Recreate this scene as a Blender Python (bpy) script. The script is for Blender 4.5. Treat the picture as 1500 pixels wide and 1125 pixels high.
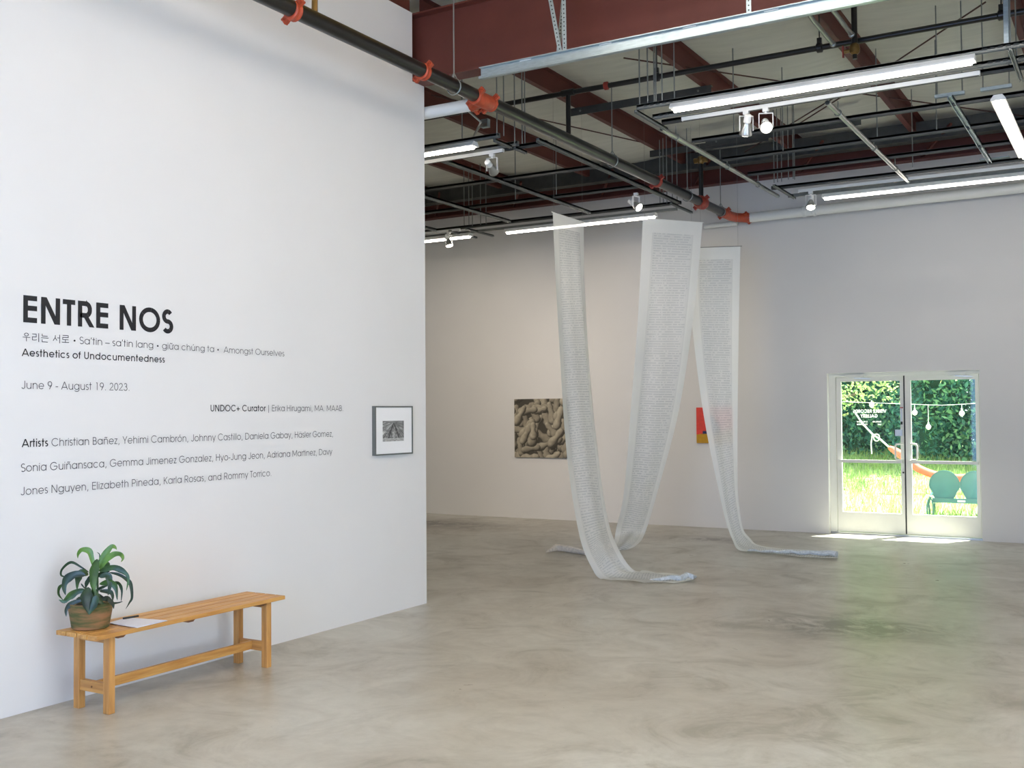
import bpy, bmesh, math, random
from mathutils import Vector, Matrix
C = bpy.context.scene
for o in list(bpy.data.objects): bpy.data.objects.remove(o)
R_ = random.Random(7)

# ------------------------------------------------------------------ camera
F, YAW, PIT, ROL, H = 1559.8, 0.534332, 0.0275285, -0.0073786, 1.70
fw = Vector((-math.sin(YAW)*math.cos(PIT), math.cos(YAW)*math.cos(PIT), math.sin(PIT)))
r0 = Vector((math.cos(YAW), math.sin(YAW), 0)); u0 = r0.cross(fw)
RT = r0*math.cos(ROL)+u0*math.sin(ROL); UP = -r0*math.sin(ROL)+u0*math.cos(ROL)
cam = bpy.data.cameras.new('camera'); co = bpy.data.objects.new('camera', cam); C.collection.objects.link(co)
m = Matrix((RT, UP, -fw)).transposed().to_4x4(); m.translation = (0, 0, H); co.matrix_world = m
cam.sensor_width = 36; cam.lens = F/1500*36; cam.clip_end = 200
C.camera = co

def at(px, py, ax, v):
    """room coordinates of a point seen in the photograph, lying on the plane ax = v"""
    d = fw*F + RT*(px-750) - UP*(py-562.5); k = 'xyz'.index(ax); c = Vector((0, 0, H))
    return c + d*((v-c[k])/d[k])

# ------------------------------------------------------------------ world, sun, large lights, exposure
C.view_settings.view_transform = 'Standard'; C.view_settings.look = 'None'
C.view_settings.exposure = 0.55; C.view_settings.gamma = 1.0; C.view_settings.use_curve_mapping = False
w = bpy.data.worlds.new('sky'); C.world = w; w.use_nodes = True
bg = w.node_tree.nodes['Background']; bg.inputs[0].default_value = (0.74, 0.86, 1.0, 1); bg.inputs[1].default_value = 2.0
s = bpy.data.lights.new('sun', 'SUN'); s.energy = 26.0; s.angle = 0.01; s.color = (1, 0.96, 0.88)
so = bpy.data.objects.new('sun', s); C.collection.objects.link(so)
so.rotation_euler = Vector((-0.34, -0.62, -2.1)).to_track_quat('-Z', 'Y').to_euler()
def area(name, loc, direc, sx, sy, power, col):
    l = bpy.data.lights.new(name, 'AREA'); l.shape = 'RECTANGLE'; l.size = sx; l.size_y = sy; l.energy = power; l.color = col
    o = bpy.data.objects.new(name, l); C.collection.objects.link(o); o.location = loc
    o.rotation_euler = Vector(direc).to_track_quat('-Z', 'Y').to_euler(); return o
# daylight through the open overhead doors in the right wall and behind the camera
area('daylight_right', (2.95, 3.6, 1.7), (-1, 0, 0), 5.0, 3.2, 75, (0.62, 0.78, 1.0))
area('daylight_front', (-2.0, -2.9, 1.7), (0, 1, 0), 4.5, 3.2, 200, (0.22, 0.45, 1.0))
LED = 17.0

# ------------------------------------------------------------------ materials
def lin(c): return tuple(((x/255)/12.92 if x/255 <= 0.04045 else ((x/255+0.055)/1.055)**2.4) for x in c)
MATS = {}
def mat(name, col, rough=0.6, metal=0.0, var=0.0, scale=8.0, bump=0.0, col2=None, stretch=(1, 1, 1), spec=0.5, contrast=(0.35, 0.65), detail=6):
    if name in MATS: return MATS[name]
    M = bpy.data.materials.new(name); M.use_nodes = True; nt = M.node_tree; b = nt.nodes['Principled BSDF']
    c = lin(col); b.inputs['Roughness'].default_value = rough; b.inputs['Metallic'].default_value = metal
    b.inputs['Specular IOR Level'].default_value = spec
    b.inputs['Base Color'].default_value = (*c, 1)
    tc = nt.nodes.new('ShaderNodeTexCoord'); mp = nt.nodes.new('ShaderNodeMapping'); mp.inputs['Scale'].default_value = stretch
    nz = nt.nodes.new('ShaderNodeTexNoise'); nz.inputs['Scale'].default_value = scale; nz.inputs['Detail'].default_value = detail
    nt.links.new(tc.outputs['Object'], mp.inputs[0]); nt.links.new(mp.outputs[0], nz.inputs['Vector'])
    cr = nt.nodes.new('ShaderNodeValToRGB'); e = cr.color_ramp.elements
    e[0].position, e[1].position = contrast
    c2 = lin(col2) if col2 else tuple(x*(1-var) for x in c)
    e[0].color = (*c2, 1); e[1].color = (*c, 1)
    nt.links.new(nz.outputs[0], cr.inputs[0]); nt.links.new(cr.outputs[0], b.inputs['Base Color'])
    if bump:
        bm_ = nt.nodes.new('ShaderNodeBump'); bm_.inputs['Strength'].default_value = bump; bm_.inputs['Distance'].default_value = 0.01
        nt.links.new(nz.outputs[0], bm_.inputs['Height']); nt.links.new(bm_.outputs[0], b.inputs['Normal'])
    MATS[name] = M; return M
def emis(name, col, st):
    M = bpy.data.materials.new(name); M.use_nodes = True; nt = M.node_tree
    for n in list(nt.nodes):
        if n.type == 'BSDF_PRINCIPLED': nt.nodes.remove(n)
    e = nt.nodes.new('ShaderNodeEmission'); e.inputs[0].default_value = (*col, 1); e.inputs[1].default_value = st
    nt.links.new(e.outputs[0], nt.nodes['Material Output'].inputs[0]); return M
def math_(nt, op, a, b=None, c=None):
    n = nt.nodes.new('ShaderNodeMath'); n.operation = op
    for i, v in enumerate((a, b, c)):
        if v is None: continue
        if isinstance(v, (int, float)): n.inputs[i].default_value = v
        else: nt.links.new(v, n.inputs[i])
    return n.outputs[0]

M_wall = mat('white_wall_paint', (228, 227, 225), 0.75, var=0.02, scale=1.5, spec=0.25)
M_wallb = mat('gallery_wall_paint', (218, 217, 214), 0.75, var=0.03, scale=1.0, spec=0.25)
M_red = mat('red_oxide_steel', (98, 47, 37), 0.6, var=0.15, scale=3)
M_redd = mat('dark_red_oxide_steel', (74, 38, 31), 0.6, var=0.2, scale=3)
M_ins = mat('white_insulation_facing', (204, 204, 193), 0.6, var=0.10, scale=2.2, bump=0.25, stretch=(1, 5, 1))
M_ins_warm = mat('warm_lit_insulation_facing', (222, 180, 92), 0.6, var=0.15, scale=2)  # ochre puts the warm light on the front bay's insulation into the colour
M_black = mat('black_pipe_paint', (36, 34, 31), 0.3, var=0.3, scale=12)
M_pipew = mat('white_pipe_paint', (226, 228, 224), 0.4)
M_orange = mat('orange_coupling_paint', (182, 74, 44), 0.45, var=0.25, scale=20)
M_rcoup = mat('red_coupling_paint', (160, 58, 44), 0.5, var=0.25, scale=20)
M_galv = mat('galvanised_steel', (168, 182, 186), 0.38, 0.55, var=0.18, scale=14, stretch=(1, 6, 6))
M_strut = mat('grey_strut_steel', (132, 134, 128), 0.42, 0.25, var=0.25, scale=10)
M_rod = mat('zinc_rod_steel', (138, 142, 138), 0.4, 0.5)
M_dark = mat('dark_strut_steel', (80, 80, 76), 0.45, 0.2, var=0.2, scale=8)
M_cond = mat('conduit_steel', (150, 152, 146), 0.3, 0.8, var=0.1)
M_brass = mat('brass', (150, 120, 70), 0.35, 0.8, var=0.3, scale=20)
M_whitem = mat('white_enamel', (232, 232, 228), 0.35)
M_wood = mat('honey_pine', (214, 164, 92), 0.42, scale=3.0, col2=(184, 128, 64), stretch=(14, 1.2, 14), bump=0.05)
M_woodv = mat('honey_pine_upright', (208, 156, 88), 0.45, scale=3.0, col2=(180, 126, 68), stretch=(14, 14, 1.2), bump=0.05)
M_woodx = mat('honey_pine_cross', (206, 154, 86), 0.45, scale=3.0, col2=(176, 122, 64), stretch=(1.2, 14, 14), bump=0.05)
M_endw = mat('dark_pine', (120, 78, 44), 0.5)
M_pot = mat('mossy_terracotta', (152, 110, 72), 0.85, scale=6, col2=(84, 88, 46), stretch=(1, 1, 5.0), bump=0.3, contrast=(0.4, 0.62))
M_soil = mat('potting_soil', (50, 38, 28), 0.95, var=0.4, scale=60, bump=0.6)
M_leaf = mat('plant_leaf', (66, 104, 44), 0.38, scale=9, col2=(26, 52, 32))
M_leafd = mat('plant_leaf_dark', (44, 72, 42), 0.36, scale=9, col2=(20, 38, 30))
M_leafb = mat('plant_leaf_bright', (108, 150, 56), 0.38, scale=9, col2=(58, 98, 40))
M_paper = mat('white_paper', (222, 222, 232), 0.6)
M_ink = mat('black_vinyl', (24, 24, 28), 0.6)
M_ink2 = mat('charcoal_vinyl', (52, 52, 58), 0.6)
M_frame = mat('grey_picture_frame', (108, 112, 108), 0.4, 0.3)
M_mat = mat('white_mount_board', (240, 240, 240), 0.7)
M_alu = mat('white_door_paint', (222, 222, 214), 0.4, var=0.03)
M_gasket = mat('dark_gasket', (40, 44, 42), 0.6)
M_silver = mat('satin_metal', (176, 178, 176), 0.3, 0.8)
M_bark = mat('grey_bark', (120, 110, 92), 0.9, var=0.5, scale=8)
M_fol = [mat('foliage_deep', (34, 92, 62), 0.6, var=0.5, scale=3), mat('foliage_mid', (62, 126, 60), 0.6, var=0.4, scale=3), mat('foliage_lime', (176, 206, 104), 0.6, var=0.3, scale=3)]
def leafy(name, col, col2):
    M = bpy.data.materials.new(name); M.use_nodes = True; nt = M.node_tree
    for n in list(nt.nodes):
        if n.type == 'BSDF_PRINCIPLED': nt.nodes.remove(n)
    ge = nt.nodes.new('ShaderNodeNewGeometry'); mx = nt.nodes.new('ShaderNodeMix'); mx.data_type = 'RGBA'
    nt.links.new(ge.outputs['Random Per Island'], mx.inputs[0]); mx.inputs[6].default_value = (*lin(col), 1); mx.inputs[7].default_value = (*lin(col2), 1)
    d = nt.nodes.new('ShaderNodeBsdfDiffuse'); t = nt.nodes.new('ShaderNodeBsdfTranslucent'); a = nt.nodes.new('ShaderNodeMixShader'); a.inputs[0].default_value = 0.45
    for q in (d, t): nt.links.new(mx.outputs[2], q.inputs[0])
    nt.links.new(d.outputs[0], a.inputs[1]); nt.links.new(t.outputs[0], a.inputs[2]); nt.links.new(a.outputs[0], nt.nodes['Material Output'].inputs[0]); return M
M_fol = [leafy('foliage_deep', (106, 164, 144), (58, 112, 104)), leafy('foliage_mid', (142, 188, 140), (88, 146, 112)), leafy('foliage_lime', (204, 218, 152), (146, 180, 118))]
M_grass0 = mat('grass_blades', (142, 186, 74), 0.7, var=0.35, scale=2)
M_grass = leafy('grass_blade', (196, 214, 148), (128, 172, 96))
M_glasstxt = leafy('white_vinyl', (252, 252, 250), (252, 252, 250))
M_soilg = mat('grassy_soil', (160, 176, 122), 0.9, var=0.35, scale=2)
M_conc = mat('concrete_apron', (200, 198, 190), 0.8, var=0.15, scale=2)
M_teal = mat('teal_green_paint', (54, 100, 104), 0.4, var=0.1)
M_ham = mat('coral_hammock_cloth', (224, 108, 86), 0.8, var=0.2, scale=12)
M_rope = mat('white_rope', (235, 235, 225), 0.8)
M_led = emis('led_diffuser', (1.0, 0.92, 0.83), LED)
M_led2 = emis('led_diffuser_bright', (1.0, 0.92, 0.84), LED*2.3)
M_lamp = emis('spot_lamp_face', (1.0, 0.93, 0.82), 7)
M_bulb = mat('frosted_bulb', (240, 240, 236), 0.3)

def floor_mat():
    M = bpy.data.materials.new('polished_concrete'); M.use_nodes = True; nt = M.node_tree; b = nt.nodes['Principled BSDF']
    tc = nt.nodes.new('ShaderNodeTexCoord')
    def noise(sc, det=8, st=(1, 1, 1), rough=0.6, dist=0.0):
        mp = nt.nodes.new('ShaderNodeMapping'); mp.inputs['Scale'].default_value = st; mp.inputs['Rotation'].default_value = (0, 0, 0.35)
        nt.links.new(tc.outputs['Object'], mp.inputs[0])
        n = nt.nodes.new('ShaderNodeTexNoise'); n.inputs['Scale'].default_value = sc; n.inputs['Detail'].default_value = det
        n.inputs['Roughness'].default_value = rough; n.inputs['Distortion'].default_value = dist
        nt.links.new(mp.outputs[0], n.inputs['Vector']); return n.outputs[0]
    def ramp(f, stops):
        cr = nt.nodes.new('ShaderNodeValToRGB'); e = cr.color_ramp.elements
        e[0].position, e[0].color = stops[0][0], (*stops[0][1], 1); e[1].position, e[1].color = stops[-1][0], (*stops[-1][1], 1)
        for p, c in stops[1:-1]:
            q = e.new(p); q.color = (*c, 1)
        nt.links.new(f, cr.inputs[0]); return cr.outputs[0]
    def mix(a, b2, f, mode='MIX'):
        m_ = nt.nodes.new('ShaderNodeMix'); m_.data_type = 'RGBA'; m_.blend_type = mode
        if isinstance(f, float): m_.inputs[0].default_value = f
        else: nt.links.new(f, m_.inputs[0])
        for i, v in ((6, a), (7, b2)):
            if isinstance(v, tuple): m_.inputs[i].default_value = (*v, 1)
            else: nt.links.new(v, m_.inputs[i])
        return m_.outputs[2]
    big = noise(0.55, 6, dist=0.6); mid = noise(1.7, 10, rough=0.68, dist=1.2); fine = noise(9, 10, rough=0.7)
    base = ramp(big, [(0.32, lin((165, 158, 144))), (0.5, lin((180, 176, 164))), (0.68, lin((192, 190, 180)))])
    st = ramp(mid, [(0.34, (0.70, 0.68, 0.63)), (0.45, (0.92, 0.91, 0.89)), (0.58, (1.05, 1.05, 1.04))])
    c = mix(base, st, 1.0, 'MULTIPLY')
    c = mix(c, ramp(fine, [(0.35, (0.86, 0.86, 0.85)), (0.6, (1, 1, 1))]), 0.7, 'MULTIPLY')
    # two old stains in the slab
    geo = nt.nodes.new('ShaderNodeNewGeometry')
    def stain(cx, cy, rx, ry, rot, amt, colr):
        nonlocal c
        mp = nt.nodes.new('ShaderNodeMapping'); mp.vector_type = 'TEXTURE'
        mp.inputs['Location'].default_value = (cx, cy, 0); mp.inputs['Rotation'].default_value = (0, 0, rot); mp.inputs['Scale'].default_value = (rx, ry, 1)
        nt.links.new(geo.outputs['Position'], mp.inputs[0])
        g = nt.nodes.new('ShaderNodeTexGradient'); g.gradient_type = 'QUADRATIC_SPHERE'; nt.links.new(mp.outputs[0], g.inputs[0])
        f = math_(nt, 'MULTIPLY', g.outputs[1] if len(g.outputs) > 1 else g.outputs[0], amt)
        f2 = math_(nt, 'MULTIPLY', f, math_(nt, 'SUBTRACT', math_(nt, 'MULTIPLY', noise(2.6, 10, rough=0.7, dist=2.0), 3.4), 1.15)); n = nt.nodes.new('ShaderNodeClamp'); nt.links.new(f2, n.inputs[0])
        c = mix(c, colr, n.outputs[0])
    stain(-2.0, 8.6, 1.5, 0.95, 0.3, 2.4, lin((106, 100, 82)))
    stain(-9.5, 13.6, 2.4, 1.1, 0.0, 2.6, lin((88, 78, 66)))
    stain(-5.0, 13.6, 2.0, 0.6, 0.1, 1.6, lin((104, 94, 80)))
    nt.links.new(c, b.inputs['Base Color'])
    rg = ramp(mid, [(0.3, (0.36,)*3), (0.7, (0.27,)*3)]); nt.links.new(rg, b.inputs['Roughness'])
    b.inputs['Specular IOR Level'].default_value = 0.6
    bm_ = nt.nodes.new('ShaderNodeBump'); bm_.inputs['Strength'].default_value = 0.06; bm_.inputs['Distance'].default_value = 0.01
    nt.links.new(fine, bm_.inputs['Height']); nt.links.new(bm_.outputs[0], b.inputs['Normal'])
    return M
def glass_mat():
    M = bpy.data.materials.new('clear_glass'); M.use_nodes = True; nt = M.node_tree
    for n in list(nt.nodes):
        if n.type == 'BSDF_PRINCIPLED': nt.nodes.remove(n)
    t = nt.nodes.new('ShaderNodeBsdfTransparent'); t.inputs[0].default_value = (0.93, 0.97, 0.95, 1)
    g = nt.nodes.new('ShaderNodeBsdfGlossy'); g.inputs['Roughness'].default_value = 0.02
    x = nt.nodes.new('ShaderNodeMixShader'); x.inputs[0].default_value = 0.025
    nt.links.new(t.outputs[0], x.inputs[1]); nt.links.new(g.outputs[0], x.inputs[2])
    nt.links.new(x.outputs[0], nt.nodes['Material Output'].inputs[0]); return M
def sheer_mat():
    M = bpy.data.materials.new('sheer_printed_fabric'); M.use_nodes = True; nt = M.node_tree
    for n in list(nt.nodes):
        if n.type == 'BSDF_PRINCIPLED': nt.nodes.remove(n)
    uv = nt.nodes.new('ShaderNodeUVMap'); sp = nt.nodes.new('ShaderNodeSeparateXYZ'); nt.links.new(uv.outputs[0], sp.inputs[0])
    U, V = sp.outputs[0], sp.outputs[1]
    row = math_(nt, 'FLOOR', math_(nt, 'DIVIDE', V, 0.030)); fr = math_(nt, 'FRACT', math_(nt, 'DIVIDE', V, 0.030))
    def noise2(a, b, sc):
        cb = nt.nodes.new('ShaderNodeCombineXYZ'); nt.links.new(a, cb.inputs[0]) if not isinstance(a, float) else None
        nt.links.new(b, cb.inputs[1]); n = nt.nodes.new('ShaderNodeTexNoise'); n.inputs['Scale'].default_value = sc; n.inputs['Detail'].default_value = 2
        nt.links.new(cb.outputs[0], n.inputs['Vector']); return n.outputs[0]
    line = math_(nt, 'LESS_THAN', math_(nt, 'ABSOLUTE', math_(nt, 'SUBTRACT', fr, 0.5)), 0.22)
    jag = noise2(0.0, math_(nt, 'MULTIPLY', row, 3.7), 1.0)
    rightend = math_(nt, 'ADD', 0.50, math_(nt, 'MULTIPLY', jag, 0.62))
    inr = math_(nt, 'MULTIPLY', math_(nt, 'GREATER_THAN', U, 0.20), math_(nt, 'LESS_THAN', U, math_(nt, 'MINIMUM', rightend, 0.84)))
    words = noise2(math_(nt, 'MULTIPLY', U, 22.0), math_(nt, 'MULTIPLY', row, 9.1), 1.0)
    wmask = math_(nt, 'GREATER_THAN', words, 0.43)
    dens = noise2(math_(nt, 'MULTIPLY', U, 0.5), V, 2.5)
    txt = math_(nt, 'MULTIPLY', math_(nt, 'MULTIPLY', line, inr), math_(nt, 'MULTIPLY', wmask, math_(nt, 'ADD', 0.25, math_(nt, 'MULTIPLY', dens, 0.9))))
    block = math_(nt, 'MULTIPLY', math_(nt, 'MULTIPLY', math_(nt, 'GREATER_THAN', U, 0.17), math_(nt, 'LESS_THAN', U, 0.86)), math_(nt, 'GREATER_THAN', V, 0.16))
    txt = math_(nt, 'MULTIPLY', txt, math_(nt, 'GREATER_THAN', V, 0.16))
    cr = nt.nodes.new('ShaderNodeMix'); cr.data_type = 'RGBA'
    cr.inputs[6].default_value = (*lin((248, 250, 248)), 1); cr.inputs[7].default_value = (*lin((132, 148, 158)), 1)
    nt.links.new(math_(nt, 'MINIMUM', math_(nt, 'ADD', math_(nt, 'MULTIPLY', txt, 0.36), math_(nt, 'MULTIPLY', block, 0.08)), 1.0), cr.inputs[0])
    d = nt.nodes.new('ShaderNodeBsdfDiffuse'); tl = nt.nodes.new('ShaderNodeBsdfTranslucent'); tr = nt.nodes.new('ShaderNodeBsdfTransparent')
    nt.links.new(cr.outputs[2], d.inputs[0]); nt.links.new(cr.outputs[2], tl.inputs[0])
    a = nt.nodes.new('ShaderNodeMixShader'); a.inputs[0].default_value = 0.35; nt.links.new(d.outputs[0], a.inputs[1]); nt.links.new(tl.outputs[0], a.inputs[2])
    b = nt.nodes.new('ShaderNodeMixShader')
    al = math_(nt, 'SUBTRACT', 0.90, math_(nt, 'MULTIPLY', block, 0.10)); nt.links.new(al, b.inputs[0])
    nt.links.new(tr.outputs[0], b.inputs[1]); nt.links.new(a.outputs[0], b.inputs[2])
    nt.links.new(b.outputs[0], nt.nodes['Material Output'].inputs[0]); return M
def vcol_mat(name):
    M = bpy.data.materials.new(name); M.use_nodes = True; nt = M.node_tree; b = nt.nodes['Principled BSDF']
    a = nt.nodes.new('ShaderNodeVertexColor'); a.layer_name = 'paint'; nt.links.new(a.outputs[0], b.inputs['Base Color'])
    b.inputs['Roughness'].default_value = 0.7; return M
M_floor = floor_mat(); M_glass = glass_mat(); M_sheer = sheer_mat(); M_paint = vcol_mat('painted_canvas')

# ------------------------------------------------------------------ mesh helpers
ORG = {}
class MB:
    def __init__(s): s.v = []; s.f = []
    def box(s, a, b):
        x0, y0, z0 = a; x1, y1, z1 = b; n = len(s.v)
        s.v += [(x0, y0, z0), (x1, y0, z0), (x1, y1, z0), (x0, y1, z0), (x0, y0, z1), (x1, y0, z1), (x1, y1, z1), (x0, y1, z1)]
        s.f += [tuple(n+i for i in q) for q in ((0, 3, 2, 1), (4, 5, 6, 7), (0, 1, 5, 4), (1, 2, 6, 5), (2, 3, 7, 6), (3, 0, 4, 7))]; return s
    def bar(s, p, q, a, b, up=(0, 0, 1)):
        """rectangular bar from p to q, a wide (sideways) and b deep (along up)"""
        p, q = Vector(p), Vector(q); d = (q-p).normalized(); up = Vector(up)
        if abs(d.dot(up)) > 0.95: up = Vector((0, 1, 0))
        sx = d.cross(up).normalized(); sy = sx.cross(d).normalized(); n = len(s.v)
        for e in (p, q):
            for i, j in ((-1, -1), (1, -1), (1, 1), (-1, 1)): s.v.append(tuple(e+sx*(a/2*i)+sy*(b/2*j)))
        s.f += [tuple(n+i for i in q_) for q_ in ((0, 1, 2, 3), (7, 6, 5, 4), (0, 4, 5, 1), (1, 5, 6, 2), (2, 6, 7, 3), (3, 7, 4, 0))]; return s
    def tube(s, pts, r, n=10, cap=True, rs=None):
        pts = [Vector(p) for p in pts]; base = len(s.v); prev = None
        for i, p in enumerate(pts):
            d = (pts[min(i+1, len(pts)-1)]-pts[max(i-1, 0)]).normalized()
            if prev is None:
                a = Vector((0, 0, 1)) if abs(d.z) < 0.9 else Vector((1, 0, 0)); sx = d.cross(a).normalized()
            else: sx = (prev-d*prev.dot(d)).normalized()
            prev = sx; sy = d.cross(sx); rr = rs[i] if rs else r
            for k in range(n):
                t = 2*math.pi*k/n; s.v.append(tuple(p+sx*(rr*math.cos(t))+sy*(rr*math.sin(t))))
        for i in range(len(pts)-1):
            for k in range(n):
                a = base+i*n+k; b = base+i*n+(k+1) % n; s.f.append((a, b, b+n, a+n))
        if cap: s.f.append(tuple(base+k for k in reversed(range(n)))); s.f.append(tuple(base+(len(pts)-1)*n+k for k in range(n)))
        return s
    def lathe(s, c, prof, n=24, axis=(0, 0, 1)):
        axis = Vector(axis).normalized(); a = Vector((1, 0, 0)) if abs(axis.x) < 0.9 else Vector((0, 1, 0))
        sx = axis.cross(a).normalized(); sy = axis.cross(sx); c = Vector(c); base = len(s.v)
        for r, z in prof:
            for k in range(n):
                t = 2*math.pi*k/n; s.v.append(tuple(c+axis*z+sx*(r*math.cos(t))+sy*(r*math.sin(t))))
        for i in range(len(prof)-1):
            for k in range(n):
                a_ = base+i*n+k; b_ = base+i*n+(k+1) % n; s.f.append((a_, b_, b_+n, a_+n))
        s.f.append(tuple(base+k for k in reversed(range(n)))); s.f.append(tuple(base+(len(prof)-1)*n+k for k in range(n)))
        return s
    def poly(s, pts):
        n = len(s.v); s.v += [tuple(p) for p in pts]; s.f.append(tuple(range(n, n+len(pts)))); return s
    def build(s, name, m_, parent=None, smooth=False, bevel=0.0):
        me = bpy.data.meshes.new(name); o0 = ORG.get(parent.name, Vector((0, 0, 0))) if parent else None
        if parent is None:
            xs, ys, zs = zip(*s.v); o0 = Vector(((min(xs)+max(xs))/2, (min(ys)+max(ys))/2, min(zs)))
        me.from_pydata([tuple(Vector(v)-o0) for v in s.v], [], s.f); me.materials.append(m_)
        if smooth:
            me.polygons.foreach_set('use_smooth', [True]*len(me.polygons))
            try: me.set_sharp_from_angle(angle=math.radians(40))
            except Exception: pass
        me.update(); o = bpy.data.objects.new(name, me); C.collection.objects.link(o)
        if parent: o.parent = parent; ORG[o.name] = ORG[parent.name]
        else: o.location = o0; ORG[o.name] = o0
        if bevel:
            b = o.modifiers.new('bevel', 'BEVEL'); b.width = bevel; b.segments = 2; b.limit_method = 'ANGLE'
        return o
def tag(o, label=None, cat=None, group=None, kind=None):
    if label: o['label'] = label
    if cat: o['category'] = cat
    if group: o['group'] = group
    if kind: o['kind'] = kind
    return o
def thing(name, loc, label, cat, group=None, kind=None):
    o = bpy.data.objects.new(name, None); C.collection.objects.link(o); o.location = loc; o.empty_display_size = 0.1
    ORG[o.name] = Vector(loc); return tag(o, label, cat, group, kind)
def struct(o): o['kind'] = 'structure'; return o

# ------------------------------------------------------------------ room shell
WX, BY, CZ = -5.57, 15.0, 5.52
struct(MB().box((-12.2, -3.2, -0.2), (3.2, 15.2, 0)).build('floor', M_floor))
struct(MB().box((WX-0.15, -3, 0), (WX, 7.88, 4.68)).box((WX-0.15, -3, 4.68), (WX, 7.70, 5.30)).build('wall_left', M_wall))
DL, DR, DT = -3.775, -1.815, 2.222
struct(MB().box((-12.2, BY, 0), (DL, BY+0.2, 5.03)).box((DR, BY, 0), (3.2, BY+0.2, 5.03)).box((DL, BY, DT), (DR, BY+0.2, 5.03)).build('wall_back', M_wallb))
struct(MB().box((-12.2, BY+0.14, 5.03), (3.2, BY+0.2, CZ+0.2)).build('wall_upper', M_redd))
struct(MB().box((-12.2, -3.2, 0), (-12.0, BY, CZ)).build('wall_side', M_wallb))
# right wall and front wall each with a tall overhead door opening
struct(MB().box((3.0, -3, 0), (3.2, 1.1, CZ)).box((3.0, 6.1, 0), (3.2, BY, CZ)).box((3.0, 1.1, 3.4), (3.2, 6.1, CZ)).build('wall_right', M_wallb))
struct(MB().box((-12, -3.2, 0), (-4.3, -3, CZ)).box((0.3, -3.2, 0), (3.2, -3, CZ)).box((-4.3, -3.2, 3.4), (0.3, -3, CZ)).build('wall_front', M_wallb))
ceil = thing('ceiling', (-4.5, 6, CZ), None, None, kind='structure')
PX = [-11.9, -10.32, -8.75, -7.18, -5.63, -4.07, -2.46, -0.9, 0.66, 2.22]
def blanket(x0, x1, y0, y1, m_, name, n=(10, 60)):
    b = MB(); nx, ny = n; rr = random.Random(int(x0*100+y0))
    ph = [rr.uniform(0, 6) for _ in range(6)]
    for j in range(ny+1):
        for i in range(nx+1):
            u, v = i/nx, j/ny; x = x0+(x1-x0)*u; y = y0+(y1-y0)*v
            sag = 0.075*math.sin(math.pi*u)*(1+0.35*math.sin(y*1.7+ph[0]))
            wr = 0.010*math.sin(y*9+ph[1]+math.sin(u*3+ph[2]))*math.sin(math.pi*u)+0.006*math.sin(y*23+u*2+ph[3])*math.sin(math.pi*u)
            b.v.append((x, y, CZ-sag-wr))
    for j in range(ny):
        for i in range(nx):
            a = j*(nx+1)+i; b.f.append((a, a+nx+1, a+nx+2, a+1))
    return b.build(name, m_, ceil, smooth=True)
for a, b in zip(PX[:-1], PX[1:]):
    blanket(a, b, 7.8, 15.2, M_ins, 'insulation_blanket')
    blanket(a, b, -3.2, 7.8, M_ins_warm, 'insulation_blanket', (6, 30))
MB().box((-12.2, -3.2, CZ+0.06), (3.2, 15.2, CZ+0.2)).build('roof_deck', M_dark, ceil)

def zbar(x, y0, y1, zb, h=0.21, fl=0.065, t=0.006):
    return MB().box((x-t/2, y0, zb), (x+t/2, y1, zb+h)).box((x-fl, y0, zb), (x, y1, zb+t*1.5)).box((x, y0, zb+h-t), (x+fl, y1, zb+h))
ords = ['hidden far left', 'second', 'third', 'fourth', 'fifth', 'sixth', 'seventh', 'eighth', 'ninth', 'tenth']
plab = {2: 'red roof purlin furthest left, mostly behind the white text wall', 3: 'red roof purlin left of the sprinkler main, above the left light row', 4: 'red roof purlin crossing just right above the black sprinkler main',
        5: 'red roof purlin above the left end of the long near light', 6: 'red roof purlin behind the brass valve, above middle of near light', 7: 'red roof purlin furthest right, at the top right corner',
        1: 'red roof purlin in the hidden left bay', 8: 'red roof purlin beyond the right picture edge'}
for i in range(1, 9):
    tag(zbar(PX[i], 7.9, 14.95, 5.30).build('purlin', M_red), plab[i], 'roof beam', 'red roof purlins running to the back wall')
for i in (4, 5, 6):
    tag(zbar(PX[i]+0.03, -2.9, 7.7, 5.30).build('purlin', M_red), ['red roof purlin of the front bay beside the text wall top', 'red roof purlin of the front bay above the camera, left', 'red roof purlin of the front bay above the camera, right'][i-4], 'roof beam', 'red roof purlins of the front bay')
# rafters
rf = thing('steel_rafter', (-4.5, 7.8, 4.68), 'deep red steel I-beam crossing the top of the view past the text wall', 'beam')
MB().box((-11.9, 7.795, 4.70), (2.95, 7.805, 5.29)).build('web', M_red, rf)
MB().box((-11.9, 7.71, 4.68), (2.95, 7.89, 4.70)).build('flange', M_red, rf)
MB().box((-11.9, 7.71, 5.285), (2.95, 7.89, 5.30)).build('flange', M_red, rf)
for x in (-5.2, -3.6, -1.9, -0.2): MB().tube([(x, 7.72, 4.665), (x, 7.72, 4.68)], 0.012, 6).build('bolt', M_red, rf)
rb = thing('steel_rafter', (-4.5, 14.9, 5.0), 'shaded red steel beam along the top of the back wall', 'beam')
MB().box((-11.9, 14.93, 5.05), (2.95, 14.95, 5.30)).build('web', M_red, rb)
MB().box((-11.9, 14.84, 5.03), (2.95, 15.0, 5.05)).build('flange', M_red, rb)
for x in (-10.3, -8.75, -7.18, -5.63, -4.07, -2.46, -0.9):
    MB().bar((x, 14.9, 5.07), (x+0.45, 14.35, 5.32), 0.03, 0.03).build('brace', M_red, rb)
db = thing('dark_girder', (-4, 14.5, 5.1), 'near-black steel girder in shadow in front of the back wall beam', 'beam')
MB().box((-11.9, 14.5, 5.20), (2.95, 14.56, 5.44)).build('web', M_dark, db)
MB().box((-11.9, 14.44, 5.19), (2.95, 14.62, 5.205)).build('flange', M_dark, db)

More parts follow.
